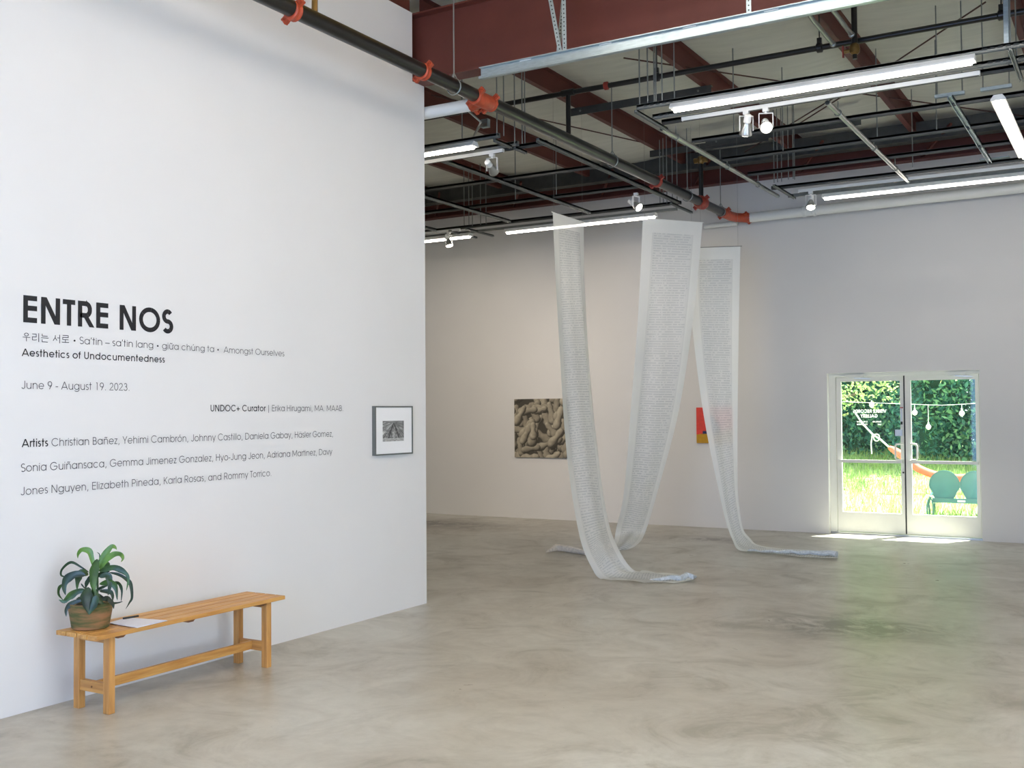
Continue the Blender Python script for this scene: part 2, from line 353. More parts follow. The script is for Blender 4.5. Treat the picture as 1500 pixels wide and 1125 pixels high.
# dark angle bars slung under the purlins
for (x0, x1, y, lab) in ((-5.77, -4.01, 11.12, 'dark steel bar bolted under two purlins, behind the rods left of the near light'), (-5.76, -4.1, 13.5, 'dark steel bar under the purlins nearest the riser tee'), (-4.9, -2.9, 13.35, 'dark steel bar overlapping the right end of another, near the back grid')):
    t = thing('angle_bar', ((x0+x1)/2, y, 5.2), lab, 'bar', 'dark bars slung under the purlins')
    MB().box((x0, y, 5.205), (x1, y+0.008, 5.285)).box((x0, y, 5.285), (x1, y+0.06, 5.295)).build('angle_profile', M_dark, t)
    for xx in (x0+0.15, x1-0.15): MB().tube([(xx, y-0.012, 5.25), (xx, y+0.012, 5.25)], 0.012, 6).build('bolt', M_strut, t)
# roof cross-bracing rods
BR = [((-4.5, 9.9), (-3.26, 11.65)), ((-2.25, 11.65), (-1.13, 10.24)), ((-3.7, 13.4), (-2.93, 12.48)), ((-2.7, 12.47), (-1.19, 14.5)), ((-4.71, 14.4), (-2.6, 12.0)), ((-6.9, 9.9), (-5.7, 13.2))]
BRL = ['thin diagonal bracing rod under the roof, left of the near light', 'thin diagonal bracing rod rising toward the top right', 'short diagonal bracing rod between near light and back grid', 'thin diagonal bracing rod in the right bay behind the grid', 'long diagonal bracing rod crossing below the second purlin bay', 'thin diagonal bracing rod over the left light row']
for (a, b), l in zip(BR, BRL):
    tag(MB().tube([(*a, 5.33), (*b, 5.33)], 0.008, 6).build('bracing_rod', M_redd, None), l, 'rod', 'roof bracing rods')

# ------------------------------------------------------------------ sprinkler main and branches
PMX, PMZ = -4.95, 4.46
def coupling(parent, c, d, r=0.069, L=0.064, m_=None, name='coupling'):
    c = Vector(c); d = Vector(d).normalized(); m_ = m_ or M_orange
    b = MB().lathe(c-d*L/2, [(r*0.86, 0), (r, 0.008), (r, 0.022), (r*0.93, 0.028), (r*0.93, L-0.028), (r, L-0.022), (r, L-0.008), (r*0.86, L)], 18, d)
    sd = d.cross(Vector((0, 0, 1))); sd = sd.normalized() if sd.length > 0.1 else Vector((1, 0, 0))
    dn = sd.cross(d)
    for k in (-1, 1):
        v = (sd*0.8+dn*0.6)*k
        b.bar(c+v*r*0.8-d*0.0, c+v*(r+0.035), 0.05, 0.03, up=d); b.tube([c+v*(r+0.022)-d*0.035, c+v*(r+0.022)+d*0.035], 0.009, 6)
    return b.build(name, m_, parent, smooth=True)
mp_ = thing('sprinkler_main', (PMX, 8, PMZ), 'thick black sprinkler main pipe running overhead past the text wall to the back', 'pipe')
MB().tube([(PMX, -2.9, PMZ+0.03), (PMX, 14.2, PMZ)], 0.058, 20).build('pipe', M_black, mp_, smooth=True)
for y in (5.46, 6.99): coupling(mp_, (PMX, y, PMZ+0.005), (0, 1, 0))
coupling(mp_, (PMX, 11.8, PMZ), (0, 1, 0), m_=M_rcoup)
# tee beside the wall: fitting body with two couplings
MB().lathe((PMX, 7.80, PMZ), [(0.062, 0), (0.068, 0.03), (0.068, 0.19), (0.062, 0.22)], 18, (0, 1, 0)).tube([(PMX, 7.90, PMZ), (PMX-0.13, 7.94, PMZ)], 0.058, 18).build('tee_fitting', M_orange, mp_, smooth=True)
coupling(mp_, (PMX, 7.78, PMZ), (0, 1, 0)); coupling(mp_, (PMX, 8.02, PMZ), (0, 1, 0)); coupling(mp_, (PMX-0.13, 7.95, PMZ), (1, 0, 0), 0.064)
# riser outlet near the far end
MB().lathe((PMX, 13.2, PMZ), [(0.066, 0), (0.085, 0.03), (0.085, 0.17), (0.066, 0.2)], 18, (0, 1, 0)).build('tee_fitting', M_rcoup, mp_, smooth=True)
coupling(mp_, (PMX, 13.3, PMZ), (0, 1, 0), 0.09, m_=M_rcoup)
MB().tube([(PMX, 13.3, PMZ+0.05), (PMX, 13.3, 5.02)], 0.03, 12).build('riser_pipe', M_black, mp_, smooth=True)
MB().lathe((PMX, 13.3, 4.97), [(0.03, 0), (0.045, 0.02), (0.045, 0.08), (0.03, 0.1)], 12).tube([(PMX-0.09, 13.3, 5.02), (PMX+0.09, 13.3, 5.02)], 0.036, 12).build('brass_tee', M_brass, mp_, smooth=True)
# elbow at the back wall
MB().tube([(PMX, 14.1, PMZ), (PMX, 14.45, PMZ), (PMX+0.03, 14.6, PMZ), (PMX+0.12, 14.7, PMZ), (PMX+0.22, 14.72, PMZ)], 0.066, 16).build('elbow_fitting', M_orange, mp_, smooth=True)
coupling(mp_, (PMX, 14.2, PMZ), (0, 1, 0)); coupling(mp_, (PMX+0.16, 14.72, PMZ), (1, 0, 0))
for y in (7.44, 10.56, 12.8, 14.05, 3.4):
    b = MB(); n = 14; b.tube([(PMX+0.068*math.sin(2*math.pi*k/n), y, PMZ+0.068*math.cos(2*math.pi*k/n)) for k in range(n+1)], 0.006, 6, cap=False)
    b.tube([(PMX, y, PMZ+0.07), (PMX, y, 5.33 if y > 8 or y < 5 else 5.29)], 0.006, 6)
    b.tube([(PMX-0.03, y, PMZ+0.06), (PMX, y, PMZ+0.12), (PMX+0.03, y, PMZ+0.06)], 0.006, 6)
    b.build('pipe_hanger', M_rod, mp_)
wp = thing('white_pipe', (-3, 14.8, 4.47), 'thick white sprinkler pipe running along the back wall under the light', 'pipe')
MB().tube([(PMX+0.2, 14.72, PMZ), (2.9, 14.72, PMZ+0.06)], 0.068, 20).build('pipe', M_pipew, wp, smooth=True)
for x in (-4.0, -3.86): MB().lathe((x, 14.72, 4.465), [(0.07, 0), (0.078, 0.006), (0.078, 0.04), (0.07, 0.046)], 16, (1, 0, 0)).build('pipe_collar', M_pipew, wp, smooth=True)
MB().box((-4.0, 14.72, 4.53), (-3.97, 15.0, 4.56)).build('bracket', M_pipew, wp)
MB().tube([(PMX-0.55, 14.9, PMZ-0.03), (PMX-0.05, 14.9, PMZ-0.03)], 0.035, 12).build('pipe_stub', M_pipew, wp, smooth=True)
wb = thing('white_pipe', (-5.4, 7.82, 4.46), 'short white branch pipe behind the text wall corner joining the orange tee', 'pipe')
MB().tube([(PMX-0.16, 7.955, PMZ), (-9.5, 7.97, PMZ)], 0.056, 18).build('pipe', M_pipew, wb, smooth=True)
# small black riser on text wall top
ri = tag(MB().tube([at(461, 20, 'x', PMX), (PMX, at(461, 20, 'x', PMX).y, 5.4)], 0.022, 10).build('riser_pipe', M_brass, None, smooth=True), 'short brown riser pipe standing on the black main above the text wall', 'pipe')
# thin branch line
bl = thing('sprinkler_branch', (-3.4, 9.7, 5.0), 'thin black sprinkler branch line crossing under the purlins behind the rafter', 'pipe')
MB().tube([(-7.5, 9.68, 5.0), (3.0, 9.70, 5.0)], 0.027, 12).build('pipe', M_black, bl, smooth=True)
MB().tube([(-5.03, 9.68, 5.0), (-5.03, 9.68, 4.47)], 0.025, 12).tube([(-5.1, 9.68, 5.0), (-4.96, 9.68, 5.0)], 0.036, 12).build('drop_pipe', M_black, bl, smooth=True)
for x in (-4.05, -2.46, -0.95): MB().lathe((x-0.03, 9.69, 5.0), [(0.03, 0), (0.045, 0.01), (0.045, 0.05), (0.03, 0.06)], 12, (1, 0, 0)).bar((x, 9.69, 4.98), (x, 9.69, 5.09), 0.04, 0.03).tube([(x, 9.69, 5.06), (x, 9.69, 5.3)], 0.006, 6).build('coupling', M_black, bl, smooth=True)
MB().lathe((-4.62, 9.68, 5.0), [(0.03, 0), (0.042, 0.008), (0.042, 0.04), (0.03, 0.05)], 12, (1, 0, 0)).build('coupling', M_rcoup, bl, smooth=True)
# drain valve
vy, vx = 9.56, -2.12
va = thing('drain_valve', (vx, vy, 4.85), 'brass ball valve with small red handle hanging above the near light', 'valve')
MB().tube([(vx, vy, 5.28), (vx, vy, 4.93)], 0.026, 12).tube([(vx, vy, 4.86), (vx, vy, 4.80)], 0.02, 12).build('pipe', M_black, va, smooth=True)
MB().lathe((vx, vy, 4.84), [(0.024, 0), (0.042, 0.015), (0.046, 0.045), (0.042, 0.08), (0.024, 0.1)], 14).tube([(vx, vy, 4.88), (vx-0.09, vy, 4.88)], 0.018, 10).build('valve_body', M_brass, va, smooth=True)
MB().bar((vx-0.1, vy, 4.83), (vx-0.1, vy, 4.93), 0.012, 0.03).build('handle', M_rcoup, va)
for (a, b, l) in (((-2.14, 8.7, 5.02), (-2.13, 9.5, 5.0), 'shiny flexible conduit from the rafter to the valve'), ((-2.34, 9.0, 5.02), (-2.33, 9.66, 5.0), 'shiny conduit just left of the brass valve')):
    t = thing('conduit', a, l, 'conduit', 'shiny conduits by the brass valve')
    MB().tube([(a[0], a[1]-0.8, a[2]+0.1), a, b], 0.02, 10).build('tube', M_cond, t, smooth=True)
    MB().lathe(Vector(b)-Vector((0, 0.03, 0)), [(0.02, 0), (0.028, 0.005), (0.028, 0.03), (0.02, 0.035)], 10, (0, 1, 0)).build('collar', M_cond, t, smooth=True)

# galvanised overhead-door rail
rl = thing('door_rail', (-2, 7.2, 4.4), 'long galvanised steel rail hung level in front of the red rafter', 'rail')
MB().box((-4.53, 7.2, 4.385), (2.9, 7.206, 4.48)).box((-4.53, 7.16, 4.385), (2.9, 7.206, 4.391)).box((-4.53, 7.165, 4.395), (2.9, 7.169, 4.405)).box((-4.53, 7.17, 4.474), (2.9, 7.24, 4.48)).build('rail_profile', M_galv, rl)
for px, py in ((770, 88), (887, 67), (1010, 41), (1130, 15)):
    p = at(px, py, 'y', 7.2); MB().box((p.x-0.05, 7.192, 4.468), (p.x+0.05, 7.199, 4.484)).build('sticker', M_whitem, rl)
def perf(parent, p, q, w=0.035):
    p, q = Vector(p), Vector(q); MB().bar(p, q, w, 0.003, up=(0, 1, 0)).build('perforated_strap', M_galv, parent)
    d = (q-p); n = int(d.length/0.032); b = MB()
    for k in range(1, n):
        c = p+d*(k/n); b.tube([c+Vector((0, -0.0022, 0)), c+Vector((0, -0.0035, 0))], 0.006, 6)
    o = b.build('strap_hole', M_gasket, parent); o['kind'] = 'stuff'
perf(rl, (-3.80, 7.19, 4.47), (-3.96, 7.19, 5.3)); perf(rl, (-3.76, 7.185, 4.47), (-3.77, 7.185, 5.3)); perf(rl, (-2.31, 7.19, 4.47), (-2.31, 7.19, 5.3))
perf(rl, (-3.83, 7.21, 4.47), (-3.90, 7.5, 5.3))

# ------------------------------------------------------------------ hanging strut grids
def strutX(b, x0, x1, y, z=4.45, s=0.041):
    b.box((x0, y-s/2, z-0.002), (x1, y+s/2, z+0.002+s/2)); b.box((x0, y-s/2, z-s/2), (x1, y-s/2+0.006, z+s/2)); b.box((x0, y+s/2-0.006, z-s/2), (x1, y+s/2, z+s/2)); return b
def strutY(b, y0, y1, x, z=4.45, s=0.041):
    b.box((x-s/2, y0, z), (x+s/2, y1, z+s/2)); b.box((x-s/2, y0, z-s/2), (x-s/2+0.006, y1, z+s/2)); b.box((x+s/2-0.006, y0, z-s/2), (x+s/2, y1, z+s/2)); return b
def rod(parent, x, y, z0, z1=5.34, r=0.006): MB().tube([(x, y, z0), (x, y, z1)], r, 6).build('hanger_rod', M_rod, parent)
def grid(label, origin):
    return thing('lighting_grid', origin, label, 'steel grid')
gr = grid('right hanging grid of grey steel struts and conduits under the roof', (-2.3, 11, 4.45))
for y, m_ in ((8.80, M_strut), (9.16, M_strut), (9.38, M_dark)): strutX(MB(), -3.87, -0.55 if y < 9.3 else 0.9, y).build('cross_strut', m_, gr)
for y in (10.19, 11.12, 11.97, 12.88): strutX(MB(), -3.88, 2.6, y).build('cross_strut', M_dark, gr)
MB().box((-3.8, 13.3, 4.40), (2.6, 13.34, 4.44)).build('cross_strut', M_strut, gr)
for x, y0, y1 in ((-3.86, 8.74, 9.46), (-0.80, 8.74, 9.6), (-3.74, 12.5, 13.4), (-0.6, 12.5, 13.4)): strutY(MB(), y0, y1, x, 4.40, 0.03).build('bracket', M_rod, gr)
for x, y0, y1 in ((-3.90, 9.44, 13.2), (-2.33, 9.42, 13.2)):
    MB().tube([(x, y0, 4.41), (x, y1, 4.41)], 0.024, 12).build('conduit', M_cond, gr, smooth=True)
    MB().lathe((x, y0-0.004, 4.41), [(0.019, 0), (0.019, 0.003)], 12, (0, 1, 0)).build('conduit_mouth', M_gasket, gr)
    for yy in (9.8, 11.3, 12.4):
        b = MB(); b.tube([(x+0.03*math.sin(k*math.pi/5), yy, 4.41+0.03*math.cos(k*math.pi/5)) for k in range(11)], 0.005, 6, cap=False); b.tube([(x, yy, 4.44), (x, yy, 4.52)], 0.006, 6); b.build('conduit_clip', M_rod, gr)
strutY(MB(), 9.95, 12.8, -1.40).build('long_strut', M_galv, gr)
for x0, x1 in ((-1.55, -1.3), (-1.17, -0.92)):
    MB().box((x0, 10.1, 4.50), (x1, 10.14, 4.53)).build('trapeze_bar', M_galv, gr)
    for x in (x0+0.02, x1-0.02): rod(gr, x, 10.12, 4.5)
MB().box((-1.50, 12.75, 4.47), (-1.2, 12.95, 4.48)).build('joint_plate', M_galv, gr)
for px, py in ((937, 157), (949, 156), (958.5, 155), (961, 154), (970, 152), (988, 150)):
    p = at(px, py, 'z', 4.45); rod(gr, p.x, p.y, 4.45)
for px, py in ((1285, 200), (1147, 221), (1372, 190), (1134, 268), (1139, 267), (1145, 266), (1155, 263), (1162, 262), (1164, 263), (1075, 200), (1480, 68), (1489, 95), (1337, 245)):
    p = at(px, py, 'z', 4.45); rod(gr, p.x, p.y, 4.45)
b = MB(); b.bar((-0.83, 8.80, 4.45), (-0.83, 8.80, 5.3), 0.035, 0.035).bar((-0.70, 9.16, 4.45), (-0.70, 9.16, 5.3), 0.035, 0.035); b.build('drop_strut', M_galv, gr)
# slots in the strut ends
b = MB()
for y in (8.80, 9.16):
    for x in [-3.8+k*0.06 for k in range(5)]+[-1.0+k*0.055 for k in range(6)]: b.box((x, y-0.0225, 4.444), (x+0.035, y-0.0205, 4.458))
o = b.build('strut_slots', M_gasket, gr); o['kind'] = 'stuff'

gl = grid('left hanging grid of grey steel struts behind the text wall', (-7.2, 11, 4.45))
for y, x1, m_ in ((8.95, -5.42, M_strut), (9.32, -5.42, M_strut), (9.45, -5.16, M_dark), (10.66, -5.16, M_dark), (11.88, -5.16, M_dark), (13.11, -5.16, M_dark)):
    strutX(MB(), -9.6, x1, y).build('cross_strut', m_, gl)
MB().box((-10.95, 13.30, 4.395), (-5.3, 13.34, 4.43)).build('cross_strut', M_strut, gl)
strutY(MB(), 9.28, 13.05, -5.17, 4.44).build('long_strut', M_strut, gl)
for x in (-6.41, -7.67, -8.95): strutY(MB(), 9.4 if x > -8 else 10.6, 12.93, x, 4.42).build('long_strut', M_strut, gl)
for x, y0, y1 in ((-5.46, 8.92, 9.24), (-5.45, 9.3, 9.53), (-5.2, 12.86, 13.6), (-8.75, 13.0, 13.75), (-8.45, 13.0, 13.75)): strutY(MB(), y0, y1, x, 4.40, 0.03).build('bracket', M_rod, gl)
for px, py in ((728, 198), (738, 199), (754, 210), (765, 214), (769, 215), (755, 296), (815, 290), (680, 333), (687, 333), (692, 331), (704, 329), (712, 328), (967, 302), (972, 300), (977, 298), (985, 297), (992, 296), (677, 210)):
    p = at(px, py, 'z', 4.45); rod(gl, p.x, p.y, 4.45)
eb = thing('junction_box', at(711, 181, 'z', 5.245), 'small grey electrical box on the purlin beside the orange tee', 'box')
c = ORG[eb.name]; MB().box(c-Vector((.05, .03, .05)), c+Vector((.05, .03, .05))).build('box_body', M_galv, eb)
MB().box(c-Vector((.042, .034, .042)), c+Vector((-.004, -.03, -.004))).box(c+Vector((.004, -.034, -.042)), c+Vector((.042, -.03, -.004))).build('cover_plate', M_silver, eb)
a_ = at(683, 160, 'y', 8.2); MB().tube([a_, a_+Vector((0, .25, -.06)), (c+a_)/2+Vector((-.05, 0, -.20)), c-Vector((.05, 0, 0))], 0.009, 8).build('flexible_conduit', M_rod, eb, smooth=True)

# ------------------------------------------------------------------ light fixtures
def batten(x0, x1, y, z, label, alongy=False, group=None, segs=2, lm=None):
    t = thing('linear_light', ((x0+x1)/2, y, z) if not alongy else (y, (x0+x1)/2, z), label, 'light', group)
    def P(a, dy, dz): return (a, y+dy, z+dz) if not alongy else (y+dy, a, z+dz)
    def prism(a, b2, sec):
        m_ = MB(); n = len(sec)
        for a_ in (a, b2): m_.v += [P(a_, *q) for q in sec]
        m_.f += [tuple(range(n)), tuple(reversed(range(n, 2*n)))]+[(i, i+n, (i+1) % n+n, (i+1) % n) for i in range(n)]
        return m_
    prism(x0-0.02, x1+0.02, [(-0.062, 0.0), (-0.062, 0.012), (-0.035, 0.05), (0.035, 0.05), (0.062, 0.012), (0.062, 0.0)]).build('housing', M_whitem, t)
    sec = [(0.025*math.cos(math.pi+math.pi*k/8), 0.025*math.sin(math.pi+math.pi*k/8)-0.001) for k in range(9)]
    L = (x1-x0)/segs
    for k in range(segs): prism(x0+k*L+0.004, x0+(k+1)*L-0.004, sec).build('diffuser', lm or M_led, t)
    for k in range(segs-1):
        q = x0+(k+1)*L; prism(q-0.004, q+0.004, [(a*1.05, b_*1.05) for a, b_ in sec]).build('joint_ring', M_silver, t)
    return t
batten(-3.52, -1.07, 8.80, 4.378, 'long white strip light across the upper right, nearest in view')
batten(-3.35, 2.5, 13.32, 4.345, 'white strip light in front of the back wall above the white pipe', segs=5)
batten(-7.95, -5.62, 13.32, 4.345, 'white strip light behind the hanging scrolls along the back wall')
batten(-10.9, -8.58, 13.3, 4.345, 'white strip light at the back beside the text wall edge, far left')
batten(-10.6, -5.72, 8.95, 4.378, 'white strip light jutting out behind the text wall top corner')
batten(10.12, 12.55, -1.03, 4.40, 'white strip light at the right edge running toward the back wall', alongy=True)
# lights of the front bay over the camera (same kind, above the picture)
FRONT = {(-3.9, 0.6): 'first row left', (-3.9, 2.4): 'second row left', (-3.9, 4.2): 'third row left', (-3.9, 6.0): 'fourth row left', (-1.0, 0.6): 'first row right', (-1.0, 2.4): 'second row right', (-1.0, 4.2): 'third row right', (-1.0, 6.0): 'fourth row right'}
for (x, y), l in FRONT.items():
    t = batten(x, x+2.44, y, 4.9, 'white strip light of the front bay above the picture, '+l, lm=M_led2)
    for q in (x+0.3, x+2.1): MB().tube([(q, y, 4.95), (q, y, 5.45)], 0.006, 6).build('hanger_rod', M_rod, t)
for (x0, x1, y, l) in ((-3.62, -1.07, 9.25, 'white lighting track below the near strip light'), (-7.5, -5.62, 9.36, 'white lighting track behind the text wall corner'), (-3.6, 2.5, 13.06, 'white lighting track along the right back wall'), (-10.9, -8.6, 13.06, 'white lighting track at the far left back')):
    t = thing('lighting_track', ((x0+x1)/2, y, 4.4), l, 'track')
    MB().box((x0, y-0.018, 4.395), (x1, y+0.018, 4.43)).build('track_body', M_whitem, t); MB().box((x0+0.01, y-0.005, 4.392), (x1-0.01, y+0.005, 4.396)).build('track_slot', M_gasket, t)
def spot(x, y, aim, label, z=4.395, side=1, lit=True, power=0):
    t = thing('track_spotlight', (x, y, z), label, 'spotlight', 'white track spotlights'); aim = Vector(aim).normalized()
    MB().box((x-0.025, y-0.018, z-0.03), (x+0.025, y+0.018, z)).build('track_adapter', M_whitem, t)
    c = Vector((x, y, z-0.155)); sx = aim.cross(Vector((0, 0, 1))).normalized()
    b = MB(); top = Vector((x, y, z-0.045))
    b.bar(top-sx*0.06, top+sx*0.06, 0.022, 0.006)
    for k in (-1, 1): b.bar(top+sx*0.06*k, c+sx*0.06*k-Vector((0, 0, 0.02)), 0.006, 0.022, up=aim)
    b.tube([(x, y, z-0.03), (x, y, z-0.05)], 0.01, 8).build('yoke', M_whitem, t)
    MB().lathe(c-aim*0.13, [(0.022, 0), (0.032, 0.008), (0.034, 0.07), (0.026, 0.078)], 16, aim).build('socket', M_whitem, t, smooth=True)
    MB().lathe(c-aim*0.055, [(0.024, 0), (0.034, 0.03), (0.052, 0.08), (0.057, 0.1), (0.057, 0.112), (0.052, 0.112)], 18, aim).build('lamp_reflector', M_silver, t, smooth=True)
    MB().lathe(c+aim*0.056, [(0.051, 0), (0.045, 0.006), (0.02, 0.011)], 18, aim).build('lamp_face', M_lamp if lit else M_whitem, t, smooth=True)
    if power:
        l = bpy.data.lights.new('spot_lamp', 'SPOT'); l.energy = power; l.spot_size = math.radians(62); l.spot_blend = 0.9; l.color = (1.0, 0.86, 0.72); l.shadow_soft_size = 0.35
        o = bpy.data.objects.new('spot_lamp', l); C.collection.objects.link(o); o.location = c+aim*0.075; o.rotation_euler = aim.to_track_quat('-Z', 'Y').to_euler()
    return t
spot(-3.01, 9.25, (-0.35, 0.55, -1), 'left white spotlight of the pair under the near light, turned away')
spot(-2.83, 9.25, (0.35, -0.9, -0.6), 'right white spotlight of the pair under the near light, facing the viewer')
spot(-5.76, 9.36, (-0.10, 1.0, -0.42), 'white spotlight hanging behind the text wall corner', power=190)
spot(-6.9, 9.36, (-0.2, 1.0, -0.45), 'white spotlight on the left track, first one hidden behind the text wall', power=170)
spot(-8.3, 9.36, (-0.25, 1.0, -0.45), 'white spotlight on the left track, second one hidden behind the text wall', power=170)
spot(-8.8, 13.06, (0.3, -0.1, -1), 'small white spotlight at the far left back, by the light gap')
spot(-3.45, 13.06, (0.1, -0.5, -0.9), 'white spotlight at the left end of the back wall light')
t = spot(-5.3, 11.98, (0.8, -0.2, -0.6), 'small white spotlight behind the sprinkler main')

# ------------------------------------------------------------------ stroke lettering
def arc(cx, cy, rx, ry, a0, a1, n=18):
    return [(cx+rx*math.cos(math.radians(a0+(a1-a0)*k/n)), cy+ry*math.sin(math.radians(a0+(a1-a0)*k/n))) for k in range(n+1)]
ADV = dict(zip('abcdefghijklmnopqrstuvwxyz', (683, 682, 647, 685, 650, 314, 673, 610, 200, 203, 502, 200, 938, 610, 655, 682, 682, 301, 388, 339, 608, 554, 831, 480, 536, 425)))
ADV.update(zip('ABCDEFGHIJKLMNOPQRSTUVWXYZ', (740, 574, 813, 744, 536, 485, 872, 683, 226, 482, 591, 462, 919, 740, 869, 592, 871, 607, 498, 426, 655, 702, 960, 609, 592, 480)))
ADV.update({c: 554 for c in '0123456789'}); ADV.update({'.': 277, ',': 277, ' ': 277, '-': 332, '–': 500, '’': 200, '•': 440, '|': 420, '+': 606, ':': 277, 'ñ': 610, 'ó': 655, 'ä': 683, 'ú': 608, 'ữ': 640})
for k in '우리는서로': ADV[k] = 900
def glyph(ch, h):
    X, Cp = 547, 740; L = []; D = []      # L ribbons, D diagonals with level cuts
    lo = {'ñ': 'n', 'ó': 'o', 'ä': 'a', 'ú': 'u', 'ữ': 'u'}
    if ch in lo:
        L, D = glyph(lo[ch], h); c = ADV[lo[ch]]/2
        if ch in 'óú': L.append([(c-30, 620), (c+70, 760)])
        if ch == 'ä': L += [[(c-110, 640), (c-110, 640+2*h+15)], [(c+110, 640), (c+110, 640+2*h+15)]]
        if ch in 'ñữ': L.append([(c-150, 630), (c-90, 690), (c-30, 690), (c+40, 650), (c+100, 650), (c+150, 710)])
        if ch == 'ữ': L.append([(540, 480), (600, 500), (630, 560)])
        return L, D
    cy = X/2; ry = X/2+8-h
    def bowl(s, e): return arc((s+e)/2, cy, (e-s)/2, ry, 0, 360, 32)
    if ch == 'a' or ch == 'd' or ch == 'q' or ch == 'g':
        xs = 615-h; L.append(bowl(45+h, xs)); c = (xs+45+h)/2; rx = (xs-45-h)/2
        if ch == 'a': L.append([(xs, 0), (xs, X)])
        if ch == 'd': L.append([(xs, 0), (xs, Cp)])
        if ch == 'q': L.append([(xs, -192), (xs, X)])
        if ch == 'g': L.append([(xs, X), (xs, -10)]+arc(c, -10, rx, 182-h, 0, -150))
    elif ch in 'bp':
        xs = 68+h; L.append(bowl(xs, 638-h)); L.append([(xs, 0 if ch == 'b' else -192), (xs, Cp if ch == 'b' else X)])
    elif ch == 'c': L.append(arc(330, cy, 290-h, ry, 42, 318, 28))
    elif ch == 'e': L.append([(325+280-h, cy-10)]+arc(325, cy, 280-h, ry, 0, 322, 30)); L.append([(45+h, cy-10), (605-h, cy-10)])
    elif ch == 'o': L.append(arc(327, cy, 290-h, ry, 0, 360, 32))
    elif ch == 'f': L.append([(135, 0), (135, 600)]+arc(135+140, 600, 140, 140-h, 180, 95)); L.append([(20, X-h), (280, X-h)])
    elif ch in 'hn':
        s, e = 70+h, 540-h; r = (e-s)/2; L.append([(s, 0), (s, Cp if ch == 'h' else X)]); L.append([(s, 200)]+arc((s+e)/2, X+8-h-r, r, r, 180, 0)+[(e, 0)])
    elif ch == 'm':
        s, e = 70+h, 868-h; m_ = (s+e)/2; L.append([(s, 0), (s, X)])
        for a, b_ in ((s, m_), (m_, e)): r = (b_-a)/2; L.append([(a, 200)]+arc((a+b_)/2, X+8-h-r, r, r, 180, 0)+[(b_, 0)])
    elif ch == 'r': s = 70+h; L.append([(s, 0), (s, X)]); L.append([(s, 250)]+arc(s+170, X+6-h-190, 170, 190, 180, 80))
    elif ch == 'u':
        s, e = 68+h, 540-h; r = (e-s)/2; L.append([(s, X)]+arc((s+e)/2, r+h-8, r, r, 180, 360)+[(e, r+h)]); L.append([(e, 0), (e, X)])
    elif ch == 'i': L.append([(100, 0), (100, X)]); L.append([(100, 640), (100, 640+2.2*h)])
    elif ch == 'j': L.append([(110, X), (110, -90)]+arc(40, -90, 70, 90-h, 0, -80)); L.append([(110, 640), (110, 640+2.2*h)])
    elif ch == 'k': s = 68+h; L.append([(s, 0), (s, Cp)]); D.append((s+20, 215, 430, X)); D.append((440, 0, s+130, 310))
    elif ch == 'l': L.append([(100, 0), (100, Cp)])
    elif ch == 't': L.append([(160, 0), (160, Cp)]); L.append([(30, X-h), (295, X-h)])
    elif ch in 'sS':
        T = X if ch == 's' else Cp; cx = ADV[ch]/2; rx = cx-38-h; q = (T+16-2*h)/4
        a = arc(cx, T+8-h-q, rx, q, 35, 270, 20); b_ = arc(cx, -8+h+q, rx*1.08, q, 90, -145, 20); L.append(a+b_[1:])
    elif ch == 'v': D += [(50, X, 277, 0), (504, X, 277, 0)]
    elif ch == 'w': D += [(45, X, 220, 0), (415, X, 220, 0), (415, X, 610, 0), (786, X, 610, 0)]
    elif ch == 'x': D += [(60, X, 430, 0), (420, X, 50, 0)]
    elif ch == 'y': D += [(45, X, 272, 20), (492, X, 190, -192)]
    elif ch == 'z': L += [[(40, X-h), (385, X-h)], [(35, h), (390, h)]]; D.append((345, X-h, 80, h))
    elif ch == 'A': D += [(50, 0, 370, Cp), (690, 0, 370, Cp)]; L.append([(170, 210), (570, 210)])
    elif ch == 'B':
        s = 75+h; L.append([(s, h)]+[(330, h)]+arc(330, (380+h)/2, 190-h, (380-h)/2, -90, 90)+[(s, 380)]); L.append([(s, 0), (s, Cp)])
        L.append([(s, Cp-h), (300, Cp-h)]+arc(300, (380+Cp-h)/2, 170-h, (Cp-h-380)/2, 90, -90)+[(s, 380)])
    elif ch in 'CG':
        cx = 430; L.append(arc(cx, 370, 388-h, 380-h, 40, 322 if ch == 'C' else 355, 34))
        if ch == 'G': L.append([(cx+10, 355), (cx+385-h, 355)])
    elif ch == 'D': s = 75+h; L.append([(s, 0), (s, Cp)]); L.append([(s, Cp-h), (330, Cp-h)]+arc(330, 370, 370-h, 370-h, 90, -90, 24)+[(s, h)])
    elif ch in 'EF':
        s = 75+h; L.append([(s, 0), (s, Cp)]); e = 490 if ch == 'E' else 450; L.append([(s, Cp-h), (e, Cp-h)]); L.append([(s, 395), (e, 395)])
